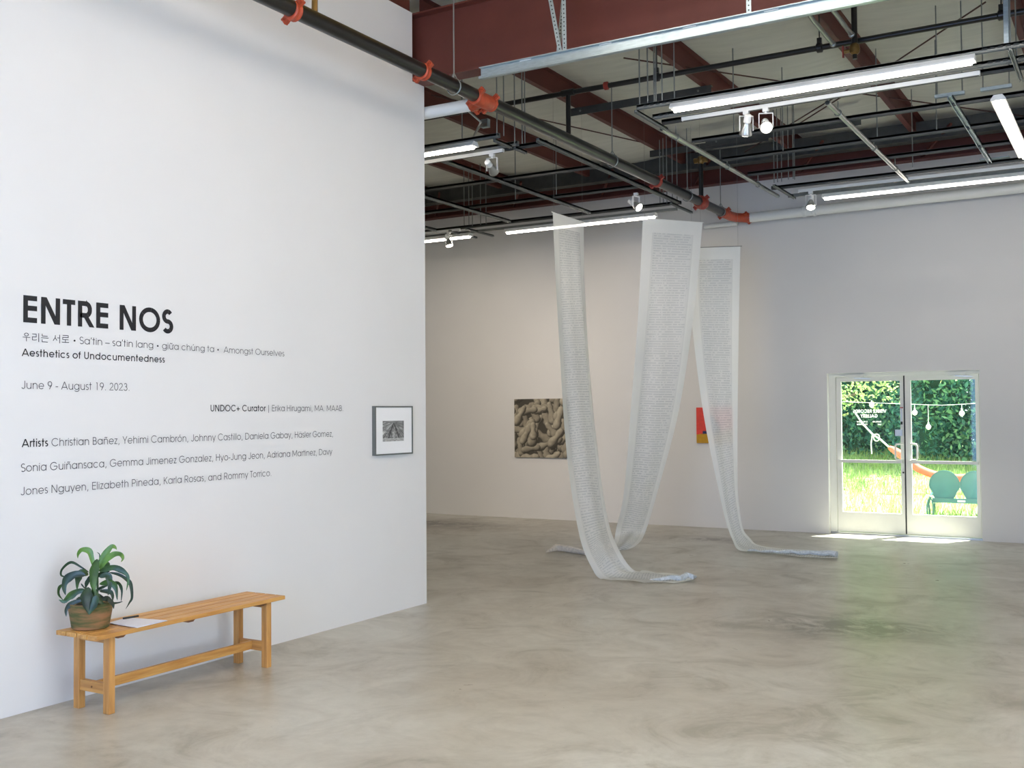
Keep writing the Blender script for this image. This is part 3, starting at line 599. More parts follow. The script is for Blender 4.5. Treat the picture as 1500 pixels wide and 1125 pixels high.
        if ch == 'E': L.append([(s, h), (e, h)])
    elif ch == 'H': L += [[(75+h, 0), (75+h, Cp)], [(608-h, 0), (608-h, Cp)], [(75, 395), (608, 395)]]
    elif ch == 'I': L.append([(113, 0), (113, Cp)])
    elif ch == 'J': e = 405-h; r = (e-40-h)/2; L.append([(e, Cp), (e, 170)]+arc(e-r, 170, r, 178-h, 0, -165))
    elif ch == 'K': s = 75+h; L.append([(s, 0), (s, Cp)]); D += [(s+30, 330, 500, Cp), (545, 0, s+120, 430)]
    elif ch == 'L': s = 75+h; L += [[(s, 0), (s, Cp)], [(s, h), (440, h)]]
    elif ch == 'M': L += [[(80+h, 0), (80+h, Cp)], [(839-h, 0), (839-h, Cp)]]; D += [(85+h, Cp, 460, 120), (834-h, Cp, 460, 120)]
    elif ch == 'N': L += [[(75+h, 0), (75+h, Cp)], [(665-h, 0), (665-h, Cp)]]; D.append((80+h*1.25, Cp, 660-h*1.25, 0))
    elif ch == 'O' : L.append(arc(434, 370, 395-h, 380-h, 0, 360, 40))
    elif ch in 'PR':
        s = 75+h; L.append([(s, 0), (s, Cp)]); L.append([(s, Cp-h), (340, Cp-h)]+arc(340, (Cp-h+330)/2, 200-h, (Cp-h-330)/2, 90, -90)+[(s, 330)])
        if ch == 'R': D.append((540, 0, 310, 340))
    elif ch == 'T': L += [[(213, 0), (213, Cp)], [(15, Cp-h), (411, Cp-h)]]
    elif ch == 'U': s, e = 72+h, 583-h; r = (e-s)/2; L.append([(s, Cp)]+arc((s+e)/2, r+h-8, r, r, 180, 360)+[(e, Cp)])
    elif ch == 'V': D += [(50, Cp, 351, 0), (652, Cp, 351, 0)]
    elif ch == 'Y': D += [(50, Cp, 296, 300), (542, Cp, 296, 300)]; L.append([(296, 0), (296, 320)])
    elif ch == 'Z': L += [[(40, Cp-h), (450, Cp-h)], [(35, h), (455, h)]]; D.append((410, Cp-h, 75, h))
    elif ch == '0': L.append(arc(277, 370, 235-h, 378-h, 0, 360, 32))
    elif ch == '1': L += [[(300, 0), (300, Cp)], [(190, Cp-h), (300, Cp-h)]]
    elif ch == '2': L.append(arc(270, 520, 205-h, 228-h, 165, -38, 20)+[(60, h), (510, h)])
    elif ch == '3': L.append(arc(265, 555, 180-h, 193-h, 160, -90, 18)); L.append(arc(265, 200, 225-h, 208-h+h*0.3, 90, -160, 20))
    elif ch == '9': L.append(arc(277, 510, 228-h, 235-h, 0, 360, 28)); D.append((455, 400, 225, 0))
    elif ch == '6': L.append(arc(277, 230, 228-h, 235-h, 0, 360, 28)); D.append((95, 340, 330, Cp))
    elif ch == '5': L.append([(470, Cp-h), (180, Cp-h), (140, 400)]+arc(260, 235, 220-h, 240-h, 130, -155, 20))
    elif ch == '.': L.append([(138, 0), (138, 2.3*h)])
    elif ch == ':': L += [[(138, 0), (138, 2.3*h)], [(138, 400), (138, 400+2.3*h)]]
    elif ch == ',': D.append((160, 2.3*h, 110, -120))
    elif ch == '-': L.append([(40, 245), (292, 245)])
    elif ch == '–': L.append([(0, 245), (500, 245)])
    elif ch == '’': D.append((120, Cp, 75, 540))
    elif ch == '•': L.append(arc(220, 300, 40, 40, 0, 360, 14))
    elif ch == '|': L.append([(210, -192), (210, Cp)])
    elif ch == '+': L += [[(60, 290), (546, 290)], [(303, 50), (303, 530)]]
    elif ch == '우': L += [arc(450, 600, 190, 140, 0, 360, 24), [(90, 330), (810, 330)], [(450, 330), (450, -60)]]
    elif ch == '리': L += [[(110, 700), (500, 700), (500, 420), (130, 420), (130, 110), (350, 110), (560, 150)], [(740, 800), (740, -60)]]
    elif ch == '는': L += [[(180, 780), (180, 560), (720, 560)], [(80, 380), (820, 380)], [(180, 230), (180, -20), (740, -20)]]
    elif ch == '서': L += [[(320, 720), (300, 480), (90, 160)], [(300, 480), (480, 200)], [(520, 470), (760, 470)], [(760, 800), (760, -60)]]
    elif ch == '로': L += [[(150, 760), (740, 760), (740, 560), (170, 560), (170, 340), (760, 340)], [(450, 340), (450, 70)], [(80, 70), (820, 70)]]
    return L, D
def ribbon(pts, h):
    n = len(pts); closed = math.hypot(pts[0][0]-pts[-1][0], pts[0][1]-pts[-1][1]) < 1; l, r = [], []
    for i, p in enumerate(pts):
        a = pts[i-1] if i else (pts[-2] if closed else None); b = pts[i+1] if i < n-1 else (pts[1] if closed else None)
        def nrm(s_, e): d = math.hypot(e[0]-s_[0], e[1]-s_[1]) or 1; return (-(e[1]-s_[1])/d, (e[0]-s_[0])/d)
        if a is None: nx, ny = nrm(p, b); k = 1
        elif b is None: nx, ny = nrm(a, p); k = 1
        else:
            n1, n2 = nrm(a, p), nrm(p, b); nx, ny = n1[0]+n2[0], n1[1]+n2[1]; q = math.hypot(nx, ny) or 1; nx /= q; ny /= q
            k = min(1/max(0.3, nx*n1[0]+ny*n1[1]), 1.6)
        l.append((p[0]+nx*h*k, p[1]+ny*h*k)); r.append((p[0]-nx*h*k, p[1]-ny*h*k))
    return [(l[i], r[i], r[i+1], l[i+1]) for i in range(n-1)]
def text_quads(ch, h):
    L, D = glyph(ch, h); Q = []
    hh = 62 if ch == '•' else h
    for p in L: Q += ribbon(p, hh)
    for x0, y0, x1, y1 in D:
        hx = min(h*math.hypot(x1-x0, y1-y0)/max(1, abs(y1-y0)), h*2); Q.append(((x0-hx, y0), (x0+hx, y0), (x1+hx, y1), (x1-hx, y1)))
    return Q
def lay(runs, P0, P1, capvec, off, flip=1):
    """runs [(text, half stroke)], from P0 to P1 on the wall; returns list of (char, [quads in 3D])"""
    tot = sum(ADV[c] for t, _ in runs for c in t); d = (Vector(P1)-Vector(P0))/tot; up = Vector(capvec)/740; x = 0; out = []; k = 0
    for t, h in runs:
        for c in t:
            if c != ' ':
                qs = []
                for q in text_quads(c, h):
                    k += 1; qs.append([Vector(P0)+d*(x+a)+up*b_+Vector(off)*(1+(k % 7)*0.05) for a, b_ in q])
                out.append((c, qs, x))
            x += ADV[c]
    return out
OFF = (0.0015, 0, 0)
def wall_line(parent, runs, p0, p1, cap, name, m_, letters=False):
    a = at(*p0, 'x', WX); b = at(*p1, 'x', WX); z = (a.z+b.z)/2; res = lay(runs, (WX, a.y, z), (WX, b.y, z), (0, 0, cap), OFF)
    if letters:
        for c, qs, x in res:
            mb = MB(); [mb.poly(q) for q in qs]; mb.build('letter', m_, parent)
    else:
        nb = len(runs[0][0]) if len(runs) > 1 else 0; tot0 = sum(ADV[c] for c in runs[0][0])
        for sel, nm, mm in (((lambda x: x < tot0), 'bold_words', M_ink), ((lambda x: x >= tot0), name, m_)) if nb else (((lambda x: True), name, m_),):
            mb = MB(); [mb.poly(q) for c, qs, x in res if sel(x) for q in qs]; tag(mb.build(nm, mm, parent), kind='stuff')
BO, LI = 60, 32
t = thing('wall_lettering', (WX, 4.4, 2.25), 'large bold black title ENTRE NOS on the white wall', 'lettering')
wall_line(t, [('ENTRE NOS', 70)], (30.0, 471.6), (254.5, 489.0), 0.158, 'letter', M_ink, True)
t = thing('wall_lettering', (WX, 5, 2.17), 'thin line of translations in several languages directly under the title', 'lettering')
wall_line(t, [('우리는 서로 • Sa’tin – sa’tin lang • giữa chúng ta •  Amongst Ourselves', LI)], (31.5, 499.6), (416.5, 521.3), 0.044, 'thin_words', M_ink2)
t = thing('wall_lettering', (WX, 4.4, 2.06), 'bold black subtitle line Aesthetics of Undocumentedness', 'lettering')
wall_line(t, [('Aesthetics of Undocumentedness', 52)], (31.5, 521.2), (241.5, 531.6), 0.044, 'bold_words', M_ink)
t = thing('wall_lettering', (WX, 4.2, 1.85), 'thin date line June 9 to August 19 2023 on the wall', 'lettering')
wall_line(t, [('June 9 - August 19. 2023.', LI)], (30.5, 569.6), (190.5, 572.2), 0.047, 'thin_words', M_ink2)
t = thing('wall_lettering', (WX, 6, 1.73), 'curator credit line starting with bold UNDOC+ Curator', 'lettering')
wall_line(t, [('UNDOC+ Curator', 52), (' | Erika Hirugami, MA. MAAB.', LI)], (307.5, 602.8), (503, 602.0), 0.046, 'thin_words', M_ink2)
t = thing('wall_lettering', (WX, 5.2, 1.2), 'three-line list of artists beginning with the bold word Artists', 'lettering')
wall_line(t, [('Artists ', 52), ('Christian Bañez, Yehimi Cambrón, Johnny Castillo, Daniela Gabay, Häsler Gomez,', LI)], (31.5, 653.8), (488.0, 640.4), 0.047, 'thin_words', M_ink2)
wall_line(t, [('Sonia Guiñansaca, Gemma Jimenez Gonzalez, Hyo-Jung Jeon, Adriana Martinez, Davy', LI)], (30, 690.0), (486.5, 666.5), 0.047, 'thin_words', M_ink2)
wall_line(t, [('Jones Nguyen, Elizabeth Pineda, Karla Rosas, and Rommy Torrico.', LI)], (29.5, 725.2), (398, 697.4), 0.047, 'thin_words', M_ink2)

# ------------------------------------------------------------------ pictures
def painted_panel(name, parent, P00, U, V, nx, ny, fn):
    P00, U, V = Vector(P00), Vector(U), Vector(V); o0 = ORG[parent.name]; me = bpy.data.meshes.new(name)
    vs = [tuple(P00+U*(i/nx)+V*(j/ny)-o0) for j in range(ny+1) for i in range(nx+1)]
    fs = [(j*(nx+1)+i, j*(nx+1)+i+1, (j+1)*(nx+1)+i+1, (j+1)*(nx+1)+i) for j in range(ny) for i in range(nx)]
    me.from_pydata(vs, [], fs); ca = me.color_attributes.new('paint', 'FLOAT_COLOR', 'POINT')
    flat = []
    for j in range(ny+1):
        for i in range(nx+1): flat += list(fn(i/nx, j/ny))+[1.0]
    ca.data.foreach_set('color', flat); me.materials.append(M_paint)
    o = bpy.data.objects.new(name, me); C.collection.objects.link(o); o.parent = parent; ORG[o.name] = o0; return o
# framed print on the text wall
fy0, fy1, fz0, fz1 = 7.10, 7.635, 1.352, 1.77; FX = WX+0.035
t = thing('framed_print', (WX, 7.37, 1.35), 'small grey framed black and white print on the text wall near its corner', 'picture')
fb = MB(); tt = 0.012
fb.box((WX, fy0, fz0), (FX, fy1, fz0+tt)).box((WX, fy0, fz1-tt), (FX, fy1, fz1)).box((WX, fy0, fz0+tt), (FX, fy0+tt, fz1-tt)).box((WX, fy1-tt, fz0+tt), (FX, fy1, fz1-tt))
fb.build('frame', M_frame, t)
MB().box((WX+0.005, fy0+tt, fz0+tt), (FX-0.006, fy1-tt, fz1-tt)).build('mount', M_mat, t)
rr = random.Random(3); RAYS = [rr.random() for _ in range(60)]
NZ = [[rr.random() for _ in range(24)] for _ in range(24)]
def vn(x, y):
    x, y = x % 22, y % 22; i, j = int(x), int(y); fx, fy_ = x-i, y-j; fx = fx*fx*(3-2*fx); fy_ = fy_*fy_*(3-2*fy_)
    return (NZ[j][i]*(1-fx)+NZ[j][i+1]*fx)*(1-fy_)+(NZ[j+1][i]*(1-fx)+NZ[j+1][i+1]*fx)*fy_
def tent(u, v):
    cx, top = 0.52, 0.93; w_ = (top-v)*0.52; d = abs(u-cx)
    if v < 0.16: g = 0.42+0.3*vn(u*14, v*40)
    elif d < w_ and v < top:
        g = 0.22+0.3*vn(u*20, v*20)+0.25*max(0, 1-d/0.1)*max(0, 1-abs(v-0.35)/0.25)
        if abs(d-w_*0.62) < 0.03: g *= 0.5
    else:
        a = math.atan2(top-v, u-cx); g = 0.22+0.42*vn(a*9+3, 2)*vn(u*8, v*8)+0.15*math.sin(a*28)**2
        if u < 0.32: g += 0.35*max(0, vn(u*11+v*5, v*16-u*7)-0.55)*2
    g = max(0.05, min(0.85, g)); g = g**1.6; return (g, g, g*0.97)
ya, yb, za, zb = 7.205, 7.505, 1.468, 1.643
painted_panel('print', t, (FX-0.004, ya, za), (0, yb-ya, 0), (0, 0, zb-za), 90, 60, tent)
# monochrome canvas on the back wall
ax0, ax1, az0, az1 = -8.815, -7.80, 0.985, 1.93
t = thing('canvas_painting', (-8.3, BY, 0.98), 'square sepia canvas of entangled limb-like forms on the back wall', 'painting')
MB().box((ax0, BY-0.035, az0), (ax1, BY, az1)).build('stretcher', mat('canvas_edge', (120, 112, 92), 0.8), t)
rr = random.Random(21); CAPS = []
for k in range(95):
    x, y = rr.uniform(-0.05, 1.05), rr.uniform(-0.05, 1.05); a = rr.choice([0.3, 1.2, 1.57, 2.0, 2.7, 0.8])+rr.uniform(-0.3, 0.3); l = rr.uniform(0.10, 0.30)
    CAPS.append((x, y, x+l*math.cos(a), y+l*math.sin(a), rr.uniform(0.055, 0.10), rr.uniform(0.035, 0.065), rr.uniform(0.7, 1.0), rr.uniform(-0.6, 0.6)))
def limbs(u, v):
    g = 0.10
    for (x0, y0, x1, y1, ra, rb_, br, sh) in CAPS:
        dx, dy = x1-x0, y1-y0; tq = ((u-x0)*dx+(v-y0)*dy)/(dx*dx+dy*dy); tq = max(0, min(1, tq)); qx, qy = u-x0-dx*tq, v-y0-dy*tq
        r = ra+(rb_-ra)*tq+0.012*math.sin(tq*9); d = math.hypot(qx, qy)/r
        if d < 1:
            nx_, ny_ = qx/r, qy/r; nz_ = math.sqrt(max(0, 1-d*d)); lam = max(0, 0.62*nz_-0.5*nx_+0.55*ny_+sh*0.15)
            g = br*(0.10+0.85*lam)*(1 if d < 0.88 else 1-(d-0.88)*4)*(0.8+0.35*vn(u*26, v*26))
    g = max(0.03, min(0.9, g))*0.62; return (g*0.86, g*0.76, g*0.56)
painted_panel('painting', t, (ax0, BY-0.0365, az0), (ax1-ax0, 0, 0), (0, 0, az1-az0), 150, 140, limbs)
# coloured canvas
cx0, cx1, cz0, cz1 = -5.69, -5.13, 1.24, 1.765
t = thing('canvas_painting', (-5.4, BY, 1.24), 'red and ochre canvas half hidden by the right scroll', 'painting')
MB().box((cx0, BY-0.03, cz0), (cx1, BY, cz1)).build('stretcher', mat('red_canvas_edge', (170, 60, 50), 0.8), t)
def figure(u, v):
    if v < 0.24+0.16*u: c = lin((188, 142, 30))
    else: c = lin((214, 66, 56))
    cx = 0.42+0.10*math.sin(v*5); wd = 0.13*(1-abs(v-0.5)*0.9)
    if 0.27 < v < 0.8 and abs(u-cx) < wd: c = lin((40, 58, 104)) if vn(u*18, v*18) > 0.35 else lin((24, 28, 44))
    if 0.25 < v < 0.34 and 0.16 < u < 0.3: c = lin((30, 40, 80))
    if math.hypot(u-0.45, (v-0.86)) < 0.075: c = lin((150, 96, 62))
    k = 0.9+0.2*vn(u*20, v*20); return tuple(x*k for x in c)
painted_panel('painting', t, (cx0, BY-0.0315, cz0), (cx1-cx0, 0, 0), (0, 0, cz1-cz0), 50, 60, figure)

# ------------------------------------------------------------------ bench with plant and papers
bx0, bx1, by0, by1, bz = -5.43, -5.072, 3.98, 5.505, 0.466
t = thing('wooden_bench', (-5.25, 4.74, 0), 'long honey pine slatted bench standing along the white text wall', 'bench')
n = 4; wsl = (bx1-bx0-0.027)/4
for k in range(4):
    x = bx0+k*(wsl+0.009); MB().box((x, by0, bz-0.026), (x+wsl, by1, bz)).build('slat', M_wood, t, bevel=0.003)
for x in (-5.385, -5.125):
    for y in (4.105, 5.378):
        MB().box((x-0.025, y-0.022, 0), (x+0.025, y+0.022, bz-0.026)).build('leg', M_woodv, t, bevel=0.003)
for y in (4.105, 5.378):
    MB().box((-5.36, y-0.016, 0.108), (-5.15, y+0.016, 0.17)).build('end_stretcher', M_woodx, t, bevel=0.002)
    MB().box((-5.36, y-0.016, bz-0.066), (-5.15, y+0.016, bz-0.026)).build('end_rail', M_woodx, t, bevel=0.002)
    MB().tube([(-5.255, y-0.019, 0.139), (-5.255, y-0.0155, 0.139)], 0.006, 8).build('dowel', M_endw, t)
MB().box((-5.268, 4.12, 0.112), (-5.242, 5.365, 0.167)).build('long_stretcher', M_wood, t, bevel=0.002)
for y in (4.165, 4.69, 5.31):
    b = MB(); x0, x1 = -5.40, -5.10; z1 = bz-0.026
    b.v = [(x0, y-0.045, z1), (x0, y+0.045, z1), (x0, y+0.02, z1-0.018), (x0, y-0.02, z1-0.018), (x1, y-0.045, z1), (x1, y+0.045, z1), (x1, y+0.02, z1-0.018), (x1, y-0.02, z1-0.018)]
    b.f = [(0, 1, 2, 3), (7, 6, 5, 4), (0, 4, 5, 1), (1, 5, 6, 2), (2, 6, 7, 3), (3, 7, 4, 0)]; b.build('batten', M_endw, t)
def z4(x, y): return (60+x*0.133333, 780+y*0.133333)
pc = at(*z4(545, 1045), 'z', bz)
t = thing('potted_plant', pc, 'broad-leaved green houseplant in a mossy clay pot on the left end of the bench', 'plant')
dpt = (pc-Vector((0, 0, H))).dot(fw); k = dpt/F*0.133333
rt, rb2, ph = 232*k, 196*k, 0.150
prof = [(rb2*0.93, 0.0), (rb2, 0.006), (rb2*1.06, ph*0.3), (rt*1.0, ph*0.8), (rt*1.01, ph), (rt*0.95, ph), (rt*0.93, ph-0.015)]
MB().lathe(pc, prof, 32).build('pot', M_pot, t, smooth=True)
MB().lathe(pc+Vector((0, 0, ph-0.03)), [(rt*0.9, 0), (rt*0.92, 0.012), (rt*0.3, 0.02)], 24).build('soil', M_soil, t, smooth=True)
LEAVES = [
 ([(600, 420), (560, 290), (530, 205), (450, 190), (410, 235), (405, 285)], 72, 0, 2), ([(610, 430), (655, 310), (715, 225), (775, 155), (815, 165), (832, 190)], 78, -1, 2),
 ([(640, 430), (705, 320), (790, 245), (870, 238), (900, 285), (880, 325)], 74, 1, 2), ([(618, 290), (585, 420), (575, 560), (600, 690)], 118, 2, 0),
 ([(570, 600), (600, 690), (650, 760), (690, 790)], 84, 2, 0), ([(530, 440), (440, 380), (330, 328), (235, 400), (222, 470), (285, 485), (312, 450)], 34, -1, 1),
 ([(520, 470), (440, 445), (405, 520), (395, 630)], 112, 0, 0), ([(490, 470), (380, 460), (285, 515), (255, 600), (270, 690)], 104, 1, 1),
 ([(260, 560), (205, 600), (195, 680), (250, 750)], 40, 0, 0), ([(490, 630), (390, 655), (310, 710), (255, 757), (195, 738)], 88, 2, 0),
 ([(520, 600), (500, 700), (505, 790), (530, 905)], 150, 3, 1), ([(610, 690), (585, 790), (525, 905)], 96, 3, 0),
 ([(460, 740), (350, 775), (280, 840), (278, 925)], 64, 2, 1), ([(640, 430), (720, 400), (810, 388), (905, 430), (960, 500), (938, 640)], 78, 1, 0),
 ([(750, 440), (850, 460), (935, 510), (985, 570), (1000, 710), (970, 775), (930, 842)], 48, 0, 1), ([(640, 490), (730, 470), (757, 570), (735, 695)], 80, 2, 1),
 ([(640, 570), (760, 550), (820, 610), (838, 745)], 86, 2, 0), ([(790, 550), (855, 560), (888, 640), (880, 765)], 40, 1, 1), ([(600, 640), (680, 600), (735, 585)], 40, 0, 1),
 ([(640, 745), (720, 725), (785, 780), (800, 840)], 70, 1, 1), ([(750, 775), (830, 775), (902, 758)], 26, 0, 1), ([(740, 320), (720, 380), (700, 470)], 74, -1, 0),
 ([(640, 320), (645, 245), (612, 215)], 16, -1, 1), ([(560, 470), (505, 550), (490, 620)], 60, -1, 1), ([(640, 640), (770, 660), (790, 750)], 60, 0, 1), ([(440, 560), (470, 600), (520, 640)], 20, 1, 1),
 ([(600, 500), (680, 440), (760, 430)], 60, -2, 1), ([(560, 700), (640, 700), (720, 760)], 70, -1, 1), ([(500, 720), (420, 740), (360, 790)], 80, -1, 1)]
rr = random.Random(5)
def spl(P, n):
    out = []; P = [P[0]]+P+[P[-1]]
    for i in range(1, len(P)-2):
        for q in range(n):
            tq = q/n; a, b_, c_, d_ = P[i-1], P[i], P[i+1], P[i+2]
            out.append(0.5*((2*b_)+(-a+c_)*tq+(2*a-5*b_+4*c_-d_)*tq*tq+(-a+3*b_-3*c_+d_)*tq**3))
    out.append(P[-2]); return out
view = (pc-Vector((0, 0, H))).normalized()
for pts, wd, dep, mi in LEAVES:
    P = []
    for i, q in enumerate(pts):
        d = dpt-0.040*dep-0.02*(i/len(pts))*(1 if dep > 0 else -1)
        ray = fw*F+RT*(z4(*q)[0]-750)-UP*(z4(*q)[1]-562.5); P.append(Vector((0, 0, H))+ray*(d/F))
    P = spl(P, 5); n = len(P); mb = MB(); W = wd*k/2*0.86; tw = rr.uniform(-0.5, 0.5)
    for i, p in enumerate(P):
        tn = (P[min(i+1, n-1)]-P[max(i-1, 0)]).normalized(); sd = tn.cross(view).normalized(); nn = sd.cross(tn); s_ = i/(n-1)
        sd = sd*math.cos(tw)+nn*math.sin(tw); wv = W*(math.sin(math.pi*min(1, s_**0.8))**0.9*(1-0.35*s_)*1.12*(1+0.10*math.sin(s_*17+tw*5))+0.03)
        fold = -view*wv*0.28
        mb.v += [tuple(p-sd*wv+fold), tuple(p), tuple(p+sd*wv+fold)]
    for i in range(n-1):
        for j in (0, 1): a = i*3+j; mb.f.append((a, a+1, a+4, a+3))
    mb.build('leaf', (M_leaf, M_leafd, M_leafb)[mi], t, smooth=True)
b = MB()
for dx, dy in ((0, 0), (0.025, 0.02), (-0.02, 0.015)):
    c0 = pc+Vector((dx, dy, ph-0.03)); ray = fw*F+RT*(z4(600, 430)[0]-750)-UP*(z4(600, 430)[1]-562.5); tp = Vector((0, 0, H))+ray*(dpt/F)
    b.tube([c0, (c0+tp)/2+Vector((dx*.3, dy*.3, 0)), tp+Vector((dx*.3, dy*.3, 0))], 0.006, 8)
b.build('stem', M_leaf, t, smooth=True)
# papers
pa, pb_, pcc, pd = (at(*z4(*q), 'z', bz+0.006) for q in ((752, 990), (1058, 1040), (1388, 962), (960, 932)))
pa, pb_, pcc, pd = [Vector((q.x, q.y, 0)) for q in (pa, pb_, pcc, pd)]
for i, (o_, z, l) in enumerate(((Vector((0, 0, 0)), bz+0.001, 'white paper sheet at the bottom of the pile on the bench'), (Vector((0.006, -0.012, 0)), bz+0.005, 'white booklet lying on top of the papers on the bench'))):
    mb = MB(); q4 = [pa, pb_, pcc, pd]; q4 = [p_+o_ for p_ in q4]
    mb.v = [(p_.x, p_.y, z) for p_ in q4]+[(p_.x, p_.y, z+0.003) for p_ in q4]; mb.f = [(3, 2, 1, 0), (4, 5, 6, 7), (0, 1, 5, 4), (1, 2, 6, 5), (2, 3, 7, 6), (3, 0, 4, 7)]
    tag(mb.build('paper_sheet', M_paper), l, 'paper', 'papers on the bench')
pk = at(*z4(990, 938), 'z', bz+0.01); tag(MB().bar((pk.x-0.01, pk.y-0.05, bz+0.014), (pk.x+0.005, pk.y+0.05, bz+0.014), 0.012, 0.010).build('pen', M_gasket), 'dark pen lying at the back edge of the papers', 'pen')

# ------------------------------------------------------------------ hanging scrolls
def scroll(label, rows, top, trail=None, dense=4):
    """rows: (left px, left py, left plane y, right px, right py, right plane y); planes in room metres"""
    Lp = [at(a, b_, 'y', c_) for a, b_, c_, *_ in rows]; Rp = [at(d_, e, 'y', f_) for *_, d_, e, f_ in rows]
    return Lp, Rp
def ribbon_sheet(parent, Lp, Rp, nu=14, wav=0.02, name='fabric', seed=1, crumple_from=None):
    L2, R2 = spl(Lp, 8), spl(Rp, 8); me = bpy.data.meshes.new(name); o0 = ORG[parent.name]; rr = random.Random(seed)
    ph = [rr.uniform(0, 6) for _ in range(4)]; vs, uvs = [], []; dist = 0; prev = None; nrow = len(L2)
    cum = []
    for a, b_ in zip(L2, R2):
        c_ = (a+b_)/2; dist += (c_-prev).length if prev else 0; prev = c_; cum.append(dist)
    for j, (a, b_) in enumerate(zip(L2, R2)):
        ax = (b_-a); tn = ((L2[min(j+1, nrow-1)]+R2[min(j+1, nrow-1)])-(L2[max(j-1, 0)]+R2[max(j-1, 0)])).normalized()
        nn = ax.cross(tn).normalized() if ax.length > 1e-4 else Vector((0, 0, 1)); s_ = cum[j]/cum[-1]
        for i in range(nu+1):
            u = i/nu; amp = wav*min(1, s_*2.5+0.1)
            off = amp*math.sin(u*7+ph[0]+s_*2)+amp*0.5*math.sin(u*15+ph[1]-s_*3)
            p = a+ax*u+nn*off
            if p.z < 0.004+0.004*(i % 2): p.z = 0.006+0.012*abs(math.sin(u*9+cum[j]*11+ph[2]))
            vs.append(tuple(p-o0)); uvs.append((u, cum[j]))
    fs = [(j*(nu+1)+i, j*(nu+1)+i+1, (j+1)*(nu+1)+i+1, (j+1)*(nu+1)+i) for j in range(nrow-1) for i in range(nu)]
    me.from_pydata(vs, [], fs); uvl = me.uv_layers.new(name='UVMap')
    for p in me.polygons:
        for li in p.loop_indices: uvl.data[li].uv = uvs[me.loops[li].vertex_index]
    me.polygons.foreach_set('use_smooth', [True]*len(me.polygons)); me.materials.append(M_sheer)
    o = bpy.data.objects.new(name, me); C.collection.objects.link(o); o.parent = parent; ORG[o.name] = o0; return o
g0 = lambda x, y: at(x, y, 'z', 0.012)
def hang(parent, Lp, Rp, m_=None):
    d = (Rp[0]-Lp[0]).normalized(); MB().tube([Lp[0]-d*0.02+Vector((0, 0, 0.004)), Rp[0]+d*0.02+Vector((0, 0, 0.004))], 0.005, 8).build('top_dowel', m_ or M_whitem, parent)
    for p in (Lp[0]+d*0.03, Rp[0]-d*0.03): MB().tube([p, (p.x, p.y, 5.42)], 0.0012, 4).build('suspension_wire', M_rod, parent)
# left scroll: falls along the room, its tail on the floor to the right
rows = [(809.5, 311.5, 10.88, 855, 326, 11.62), (814, 425, 10.70, 858, 425, 11.42), (822.5, 570, 10.42, 868.5, 570, 11.15), (830, 660, 10.24, 877.5, 655, 10.98), (838, 720, 10.12, 885.5, 720, 10.84), (852, 792, 10.02, 896, 775, 10.72)]
t = thing('hanging_scroll', g0(880, 846), 'left long sheer printed scroll, narrowest view, its tail trailing right on the floor', 'scroll')
Lp, Rp = scroll('', rows, 0)
Lp += [at(868, 832, 'z', 0.10), g0(884, 848), g0(920, 851), g0(957, 853.5), g0(995, 853), g0(1016, 850)]
Rp += [at(909, 808, 'z', 0.24), at(926, 831, 'z', 0.07), g0(940, 836), g0(967, 839), g0(1000, 842), g0(1019, 844)]
ribbon_sheet(t, Lp, Rp, seed=2); hang(t, Lp, Rp)
b = MB(); b.tube([g0(952, 849), g0(968, 850)+Vector((0, 0, .01)), g0(982, 848.5)+Vector((0, 0, .02)), g0(996, 850)+Vector((0, 0, .018)), g0(1006, 847)+Vector((0, 0, .028)), g0(1014, 848)+Vector((0, 0, .02)), g0(1019, 846)+Vector((0, 0, .01))], 0.02, 8, rs=[0.004, 0.018, 0.022, 0.03, 0.034, 0.03, 0.012]); b.build('fabric_bundle', mat('bundled_fabric', (212, 220, 226), 0.8, var=0.25, scale=40, bump=0.5), t, smooth=True)
# middle scroll
rows = [(941.5, 320, 11.85, 1029, 326.5, 12.55), (934, 455, 11.92, 1016.6, 455, 12.56), (923, 600, 12.0, 994.7, 600, 12.62), (914, 722, 12.12, 963, 722, 12.66), (903, 775, 12.25, 946, 778, 12.68)]
t = thing('hanging_scroll', g0(905, 800), 'middle long sheer printed scroll, widest of the three, tail lying behind the left one', 'scroll')
Lp, Rp = scroll('', rows, 0)
Lp += [at(898, 795, 'z', 0.08), g0(890, 808), g0(868, 813)]
Rp += [at(933, 797, 'z', 0.10), g0(912, 806), g0(880, 805)]
ribbon_sheet(t, Lp, Rp, seed=6); hang(t, Lp, Rp)
# right scroll
rows = [(1010, 363.5, 13.0, 1084.5, 361, 13.28), (1012, 455, 12.98, 1082.5, 455, 13.26), (1029.4, 600, 12.95, 1080, 600, 13.22), (1053, 722, 12.88, 1079.5, 705, 13.2), (1063, 766, 12.82, 1083, 750, 13.15)]
t = thing('hanging_scroll', g0(1090, 806), 'right long sheer printed scroll nearest the glass doors, hung lowest', 'scroll')
Lp, Rp = scroll('', rows, 0)
Lp += [at(1072, 792, 'z', 0.10), g0(1081, 807), g0(1102, 810), g0(1144, 813.5), g0(1171, 817.5), g0(1205, 819), g0(1227, 818.5)]
Rp += [at(1088, 776, 'z', 0.20), at(1098, 789, 'z', 0.08), g0(1110, 799), g0(1140, 804), g0(1180, 806), g0(1212, 808), g0(1229, 810)]
ribbon_sheet(t, Lp, Rp, seed=9, wav=0.015); hang(t, Lp, Rp, M_rod)
b = MB(); p0, p1 = g0(1095, 808)+Vector((0, 0, .015)), g0(1226, 815)+Vector((0, 0, .03))
b.tube([p0+(p1-p0)*q+Vector((0, 0.02*math.sin(q*17), 0.008*math.sin(q*29))) for q in [k_/14 for k_ in range(15)]], 0.03, 8, rs=[0.006+0.030*(k_/14)+0.004*math.sin(k_*2.3) for k_ in range(15)])
b.build('fabric_bundle', MATS['bundled_fabric'], t, smooth=True)
